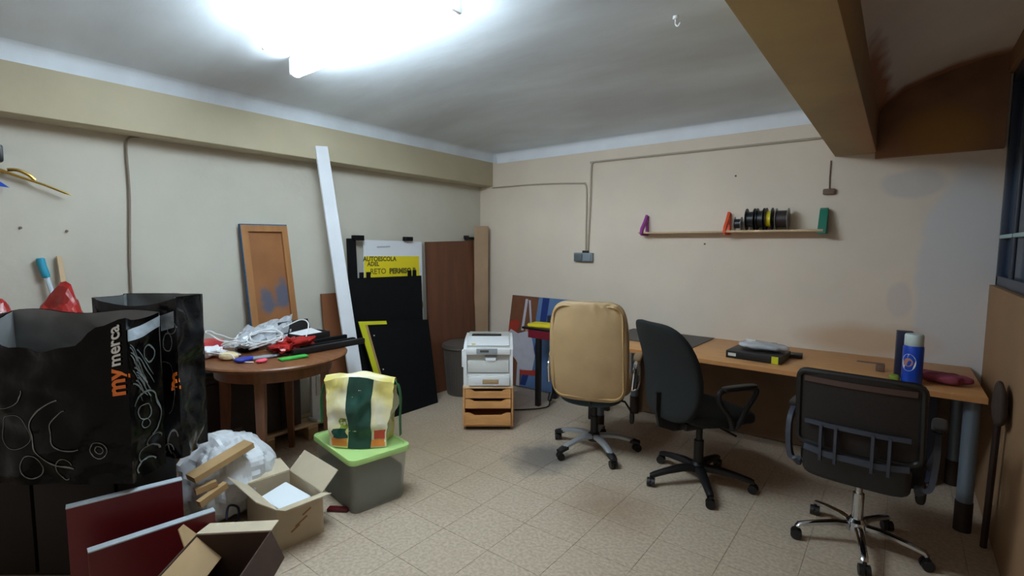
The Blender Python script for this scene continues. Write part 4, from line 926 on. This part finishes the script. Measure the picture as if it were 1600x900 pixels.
# ------------------------------------------------------------------ cardboard boxes
def carton(t, lx, ly, lz, th, mo, mi):
    for (cx, cy, sx, sy) in ((0, -ly/2+th/2, lx, th), (0, ly/2-th/2, lx, th), (-lx/2+th/2, 0, th, ly-2*th), (lx/2-th/2, 0, th, ly-2*th)):
        obj('side', MB().box((cx, cy, lz/2), (sx, sy, lz)), mo, t)
    obj('bottom', MB().box((0, 0, 0.004), (lx-2*th, ly-2*th, 0.006)), mi, t)
def flap(t, p0, p1, d, mt, th=0.004, taper=0.0):
    """hinge from p0 to p1, flap extends by vector d"""
    p0, p1, d = Vector(p0), Vector(p1), Vector(d)
    e = (p1-p0)*taper; n = (p1-p0).cross(d).normalized()*th
    q = [p0, p1, p1+d-e, p0+d+e]
    return obj('flap', MB().hexa(q, [v+n for v in q]), mt, t)
t = thing('cardboard_box', 'open pale cardboard box with white foam inside, between sack and storage box', 'box', (1.285, -3.0, 0), math.radians(-4))
lx, ly, lz = 0.385, 0.235, 0.215
carton(t, lx, ly, lz, 0.005, M['cardwhite'], M['cardin'])
flap(t, (-lx/2, -ly/2, lz), (-lx/2, ly/2, lz), (-0.13, 0.0, 0.03), M['cardwhite'])
flap(t, (lx/2, -ly/2, lz), (lx/2, ly/2, lz), (0.09, 0.0, 0.03), M['cardwhite'])
flap(t, (-lx/2, ly/2, lz), (lx/2, ly/2, lz), (0.0, 0.09, 0.09), M['cardwhite'])
flap(t, (-lx/2, -ly/2, lz), (lx/2, -ly/2, lz), (0.0, -0.09, 0.075), M['cardwhite'])
for (y, z, a) in ((0.03, 0.15, 0.05), (0.0, 0.11, 0.07), (-0.03, 0.085, 0.05)):
    obj('print_mark', MB().box((lx/2+0.001, y, z), (0.002, a, 0.008), rot=(0.5, 0, 0)), M['cardin'], t)
tag(obj('foam_block', MB().box((1.30, -3.0, 0.15), (0.20, 0.16, 0.06), rot=(0.12, 0.18, 0.2), bevel=0.008), M['foam']), 'bright white foam block inside the pale cardboard box', 'foam')
ca = math.atan2(0.20, 0.21)
t = thing('cardboard_box', 'brown open cardboard box in the front, cut off by the frame bottom', 'box', (1.77, -3.52, 0), ca)
carton(t, 0.30, 0.32, 0.30, 0.006, M['carddark'], M['carddark'])
flap(t, (-0.15, 0.16, 0.30), (0.15, 0.16, 0.30), (0.0, 0.10, -0.012), M['cardwhite'], taper=0.02)
flap(t, (-0.15, -0.16, 0.30), (-0.15, 0.16, 0.30), (0.10, 0.0, -0.10), M['card'], taper=0.0)
flap(t, (-0.15, 0.07, 0.301), (-0.15, 0.16, 0.301), (-0.035, 0.0, 0.06), M['card'], taper=0.3)
flap(t, (0.15, -0.16, 0.30), (0.15, 0.16, 0.30), (0.05, 0.0, -0.12), M['carddark'])
# white sack with wood scraps
def sack(p):
    q = Vector((p.x, p.y, p.z))
    k = max(0, (p.z+0.21)/0.42)
    q.x *= 1.05-0.45*k**2; q.y *= 1.0-0.4*k**2
    d = nz(p.x, p.y, p.z, 6, 0.09)+nz(p.x, p.y, p.z, 15, 0.05)+nz(p.x, p.y, p.z, 31, 0.02)
    return q*(1+d*2.2)
mb = MB().soft((0, 0, 0), (0.52, 0.48, 0.42), 2.6, 16, sack); zm = min(v.co.z for v in mb.bm.verts)
bmesh.ops.translate(mb.bm, vec=(0.86, -3.10, -zm), verts=mb.bm.verts)
tag(obj('white_sack', mb, M['sackm'], sharp=16), 'crumpled white plastic sack on the floor behind the cardboard boxes', 'sack')
def stick(label, p0, p1, w_, h_, mt, nm='wood_offcut'):
    tag(obj(nm, MB().sweep([p0, p1], [(-w_/2, -h_/2), (w_/2, -h_/2), (w_/2, h_/2), (-w_/2, h_/2)], up=(0, 0, 1)), mt), label, 'wood')
stick('long pine offcut lying across the white sack', (1.084, -3.364, 0.344), (1.05, -3.064, 0.42), 0.085, 0.03, M['batten'])
stick('short pine offcut lower on the white sack, the upper of two', (1.105, -3.354, 0.281), (1.117, -3.26, 0.295), 0.03, 0.03, M['batten'])
stick('short pine offcut lowest on the white sack', (1.153, -3.358, 0.234), (1.125, -3.22, 0.272), 0.032, 0.032, M['batten'])
stick('tan wood block on the floor left of the white sack', (1.08, -3.46, 0.02), (1.0, -3.30, 0.10), 0.08, 0.03, M['batten'])
tag(obj('blue_rope', MB().tube(spline([(1.13, -3.22, 0.03), (1.15, -3.18, 0.08), (1.13, -3.17, 0.13), (1.12, -3.21, 0.15), (1.15, -3.235, 0.10)], 6), 0.006), M['navy']), 'dark blue rope on the white sack beside the pale cardboard box', 'rope')

# ------------------------------------------------------------------ black bags, their support and red boards on the left
XD = Vector((0.785, 0.62, 0)); ND = Vector((0.62, -0.785, 0))
def at(X, D, z=0.0):
    v = XD*X+ND*(5.68-D); return Vector((v.x, v.y, z))
bagrot = math.atan2(0.62, 0.785)
SZ = 0.50
M['blackwood'] = mat('black_brown_wood', (26, 19, 15), 0.6, var=0.2, scale=6, spec=0.2)
t = thing('low_cabinet', 'dark wooden low cabinet under the black bags at the left edge', 'cabinet', at(-1.75, 2.29), bagrot)
obj('body', MB().box((0, 0, 0.25), (0.76, 0.36, 0.46), bevel=0.004), M['blackwood'], t)
obj('top', MB().box((0, 0, 0.488), (0.80, 0.38, 0.022), bevel=0.004), M['blackwood'], t)
for s in (-1, 1): obj('door', MB().box((s*0.185, -0.187, 0.25), (0.355, 0.016, 0.42), bevel=0.004), M['blackwood'], t)
for x, y in ((-0.35, -0.15), (0.35, -0.15), (-0.35, 0.15), (0.35, 0.15)): obj('foot', MB().box((x, y, 0.01), (0.04, 0.04, 0.02)), M['blackwood'], t)
def bag_surface(wd, dp, ht, rim, seed, amp=0.018, bulge=0.03):
    def S(u, v, off=0.0):
        hw = wd/2*lerp(0.97, 1.0, v); hd = dp/2
        seg = (u % 1.0)*4; k = int(min(3.999, seg)); f_ = seg-k
        per = [(-hw, -hd), (hw, -hd), (hw, hd), (-hw, hd)]
        a, b = per[k], per[(k+1) % 4]; x = lerp(a[0], b[0], f_); y = lerp(a[1], b[1], f_)
        nx, ny = ((0, -1), (1, 0), (0, 1), (-1, 0))[k]
        corner = min(f_, 1-f_)
        o_ = math.sin(f_*PI)*(bulge*math.sin(PI*(0.15+0.7*v)) if k % 2 == 0 else -0.03*v)
        damp = min(1, corner*6)
        o_ += (nz(x+seed, y, v*ht, 6, amp)+nz(x+seed, y+seed, v*ht, 15, amp*0.5))*damp
        z = ht*v*(1+rim(k, f_)*v)
        return Vector((x+nx*(o_+off), y+ny*(o_+off), z))
    return S
def bag(t, S, mt, lining, n=96, nv=28):
    mb = MB(); rings = [[S(k/n, j/nv) for k in range(n)] for j in range(nv+1)]
    vr = loft(mb, rings); mb.bm.faces.new(vr[0][::-1])
    obj('bag_body', mb, mt, t, sharp=70)
    mb = MB(); rings = [[S(k/n, lerp(0.6, 0.998, j/12), -0.006) for k in range(n)] for j in range(13)]
    vr = loft(mb, rings); mb.bm.faces.new(vr[0]); obj('lining', mb, lining, t, sharp=70)
def ring_print(t, S, cu, cv, ru, rv, wdt, mt, a0=0, a1=360, name='ring_print'):
    mb = MB(); n = 40; prev = None
    for k in range(n+1):
        a = math.radians(lerp(a0, a1, k/n))
        p = [mb.bm.verts.new(S(0.25*(cu+(ru*(1+0.08*nz(a*1.3, cu*9, cv*9))-q*wdt*(0.35+0.5*abs(nz(a*2, cu*7, 3))))*math.cos(a)), cv+(rv*(1+0.08*nz(a*1.3, cu*9, 4))-q*wdt*ru_rv*(0.35+0.5*abs(nz(a*2, cu*7, 3))))*math.sin(a), 0.003)) for q, ru_rv in ((0, 1), (1, rv/ru))]
        if prev: mb.bm.faces.new((prev[0], p[0], p[1], prev[1]))
        prev = p
    obj(name, mb, mt, t)
# bag A: nearest, black with rings and vertical lettering
hA = 0.70
def rimA(k, f_):
    if k == 2: return 0.012*math.sin(f_*9)
    if k != 0: return -0.03*math.sin(PI*f_)
    ks = [(0, -0.05), (0.12, -0.08), (0.30, -0.17), (0.5, -0.20), (0.68, -0.165), (0.85, -0.05), (1, 0)]
    for (a, va), (b, vb) in zip(ks, ks[1:]):
        if f_ <= b:
            q = (f_-a)/(b-a); q = q*q*(3-2*q); return lerp(va, vb, q)+0.012*nz(f_*6, 0, 0)
    return 0
SA = bag_surface(0.66, 0.20, hA, rimA, 1.0, 0.024)
t = thing('carrier_bag', 'big black carrier bag with orange and white lettering, nearest at the left', 'bag', at(-1.55, 2.10, SZ+0.001), bagrot, 'black carrier bags on the low cabinet')
bag(t, SA, M['bagblack'], M['baglining'])
for cu, cv, ru, rv, a0, a1, wd in ((0.62, 0.34, 0.22, 0.24, 100, 275, 0.018), (0.64, 0.36, 0.12, 0.14, 100, 290, 0.012), (0.80, 0.215, 0.055, 0.055, 0, 360, 0.012), (0.80, 0.215, 0.028, 0.028, 0, 360, 0.012),
                               (0.58, 0.10, 0.05, 0.07, 20, 300, 0.01), (0.22, 0.62, 0.16, 0.10, 200, 380, 0.014), (0.38, 0.12, 0.06, 0.08, 0, 360, 0.01), (0.30, 0.35, 0.10, 0.12, 0, 360, 0.006)):
    ring_print(t, SA, cu, cv, ru, rv, wd, M['ringp'], a0, a1)
def txtA(x, y, u0, v0): return SA(0.25*(u0-y/0.66), v0+x/hA, 0.006)
obj('lettering', text_mb('my', 0.095, lambda x, y: txtA(x, y, 0.985, 0.545), 0.003), M['orangep'], t)
obj('lettering', text_mb('merca', 0.068, lambda x, y: txtA(x, y, 0.965, 0.725), 0.0015), M['whitep'], t)
gus = MB().grid(lambda a, b: SA(0.25*(1.03+0.94*a), lerp(0.86, 0.93, b)+0.05*a, 0.004), 24, 5); obj('silver_fold', gus, M['silverfold'], t, sharp=70)
rl = random.Random(4)
for k in range(16):
    u0, v0 = 1.05+0.28*rl.random(), 0.84-0.016*k; L_ = rl.uniform(0.25, 0.5); dv = rl.uniform(0.10, 0.22)
    mb = MB().grid(lambda a, b: SA(0.25*(u0+L_*a), v0-dv*a**1.5+(0.007+0.008*math.sin(PI*a))*b, 0.004), 7, 1); obj('leaf_print', mb, M['leafp'], t)
for cu, cv, ru, rv, a0, a1, wd in ((1.55, 0.38, 0.36, 0.15, -80, 150, 0.07), (1.50, 0.40, 0.2, 0.05, 0, 360, 0.05), (1.45, 0.33, 0.12, 0.03, 0, 360, 0.05), (1.72, 0.76, 0.12, 0.06, 0, 360, 0.05), (1.6, 0.12, 0.3, 0.05, 0, 220, 0.1), (1.5, 0.05, 0.3, 0.05, 20, 200, 0.1), (1.7, 0.20, 0.2, 0.04, 0, 250, 0.08)):
    ring_print(t, SA, cu, cv, ru, rv, wd, M['leafp'], a0, a1)
# bag B: behind, printed
hB = 0.755
rimB = lambda k, f_: (-0.05*math.sin(PI*f_) if k == 0 else 0.0)
SB = bag_surface(0.38, 0.20, hB, rimB, 5.0, 0.04)
t = thing('carrier_bag', 'shiny dark printed carrier bag standing behind and right of the nearest black bag', 'bag', at(-1.375, 2.352, SZ+0.001), bagrot, 'black carrier bags on the low cabinet')
bag(t, SB, M['bagphoto'], M['baglining'])
band_ = MB().grid(lambda a, b: SB(0.25*lerp(0.02, 0.98, a), lerp(0.80, 0.90, b)+0.08*(a-0.5)*0.6, 0.004), 24, 5); obj('silver_fold', band_, M['silverfold'], t, sharp=70)
for cu, cv, ru, rv, a0, a1, wd in ((0.80, 0.45, 0.16, 0.17, -70, 120, 0.012), (0.74, 0.38, 0.07, 0.05, 0, 360, 0.01), (0.90, 0.74, 0.05, 0.06, 0, 360, 0.015), (0.70, 0.755, 0.09, 0.05, 180, 360, 0.012), (0.95, 0.82, 0.05, 0.035, 0, 360, 0.014), (0.8, 0.60, 0.05, 0.02, 0, 180, 0.01), (0.93, 0.1, 0.06, 0.09, 30, 230, 0.02), (0.88, 0.06, 0.05, 0.05, 0, 200, 0.02)):
    ring_print(t, SB, cu, cv, ru, rv, wd, M['ringp'], a0, a1)
for k in range(9):
    c0 = (0.50+0.045*k*0.5, 0.74-0.03*k); 
    mb = MB().grid(lambda a, b: SB(0.25*(c0[0]+0.09*a+0.012*b), c0[1]-0.10*a+0.010*b, 0.005), 5, 1); obj('leaf_print', mb, M['leafp'], t)
obj('lettering', text_mb('m', 0.12, lambda x, y: SB(0.25*(1.06-y/0.38*0.9), 0.43+x/hB, 0.006), 0.003), M['orangep'], t)
# red bags behind
crumple('red_sack', 'peaked red plastic bag behind the nearest black carrier bag', 'bag', at(-2.07, 2.66, 0.0), (0.36, 0.24, 1.20), M['redfilm'], 0.22, 9, 2, 2.0, 13, (0, 0, bagrot), 12)
crumple('red_black_bag', 'red bag at the left frame edge behind the nearest black bag', 'bag', at(-2.29, 2.48, 0.0), (0.22, 0.18, 1.16), M['redfilm'], 0.10, 9, 7, 3.5, 11, (0, 0, bagrot), 12)
tag(obj('dark_pouch', MB().soft(at(-2.06, 2.38, 0.84), (0.18, 0.07, 0.66), 4, 10, None, (0, 0, bagrot)), M['bagphoto']), 'dark plastic bag tucked between red bags and nearest black bag', 'bag')
# brush and strip
t = thing('brush', 'long handled brush with teal grip leaning on the left wall', 'brush', (0, 0, 0))
obj('shaft', MB().tube([(0.10, -3.60, 0.75), (0.05, -3.655, 1.2), (0.03, -3.68, 1.35)], 0.011), M['shaft'], t)
obj('grip', MB().tube(spline([(0.036, -3.675, 1.31), (0.03, -3.69, 1.38), (0.028, -3.695, 1.42)], 5), 0.019, 12, scales=[0.75]+[1.0]*9+[0.7]), M['teals'], t)
tag(obj('wood_strip', MB().hexa([(0.10, -3.60, 0.75), (0.10, -3.56, 0.75), (0.12, -3.56, 0.75), (0.12, -3.60, 0.75)], [(0.012, -3.625, 1.43), (0.012, -3.605, 1.43), (0.03, -3.605, 1.43), (0.03, -3.625, 1.43)]), M['pine']), 'narrow pale wood strip leaning on wall beside the teal brush', 'wood')
# red boards
def red_board(label, p0, p1, h):
    p0, p1 = Vector(p0), Vector(p1); d = (p1-p0); L = d.length; a = math.atan2(d.y, d.x)
    t = thing('red_board', label, 'board', ((p0.x+p1.x)/2, (p0.y+p1.y)/2, 0), a, 'red boards with grey edge')
    obj('panel', MB().box((0, 0.018, (h-0.004)/2), (L, 0.036, h-0.004)), M['red'], t)
    obj('edge_strip', MB().box((0, 0.018, h-0.001), (L+0.002, 0.038, 0.006), bevel=0.001), M['greyedge'], t)
red_board('dark red board with grey top edge standing against the bags, the farther one', (1.255, -3.855, 0), (1.335, -3.48, 0), 0.46)
red_board('dark red board with grey top edge standing in front, beside the brown box', (1.44, -3.83, 0), (1.49, -3.41, 0), 0.34)
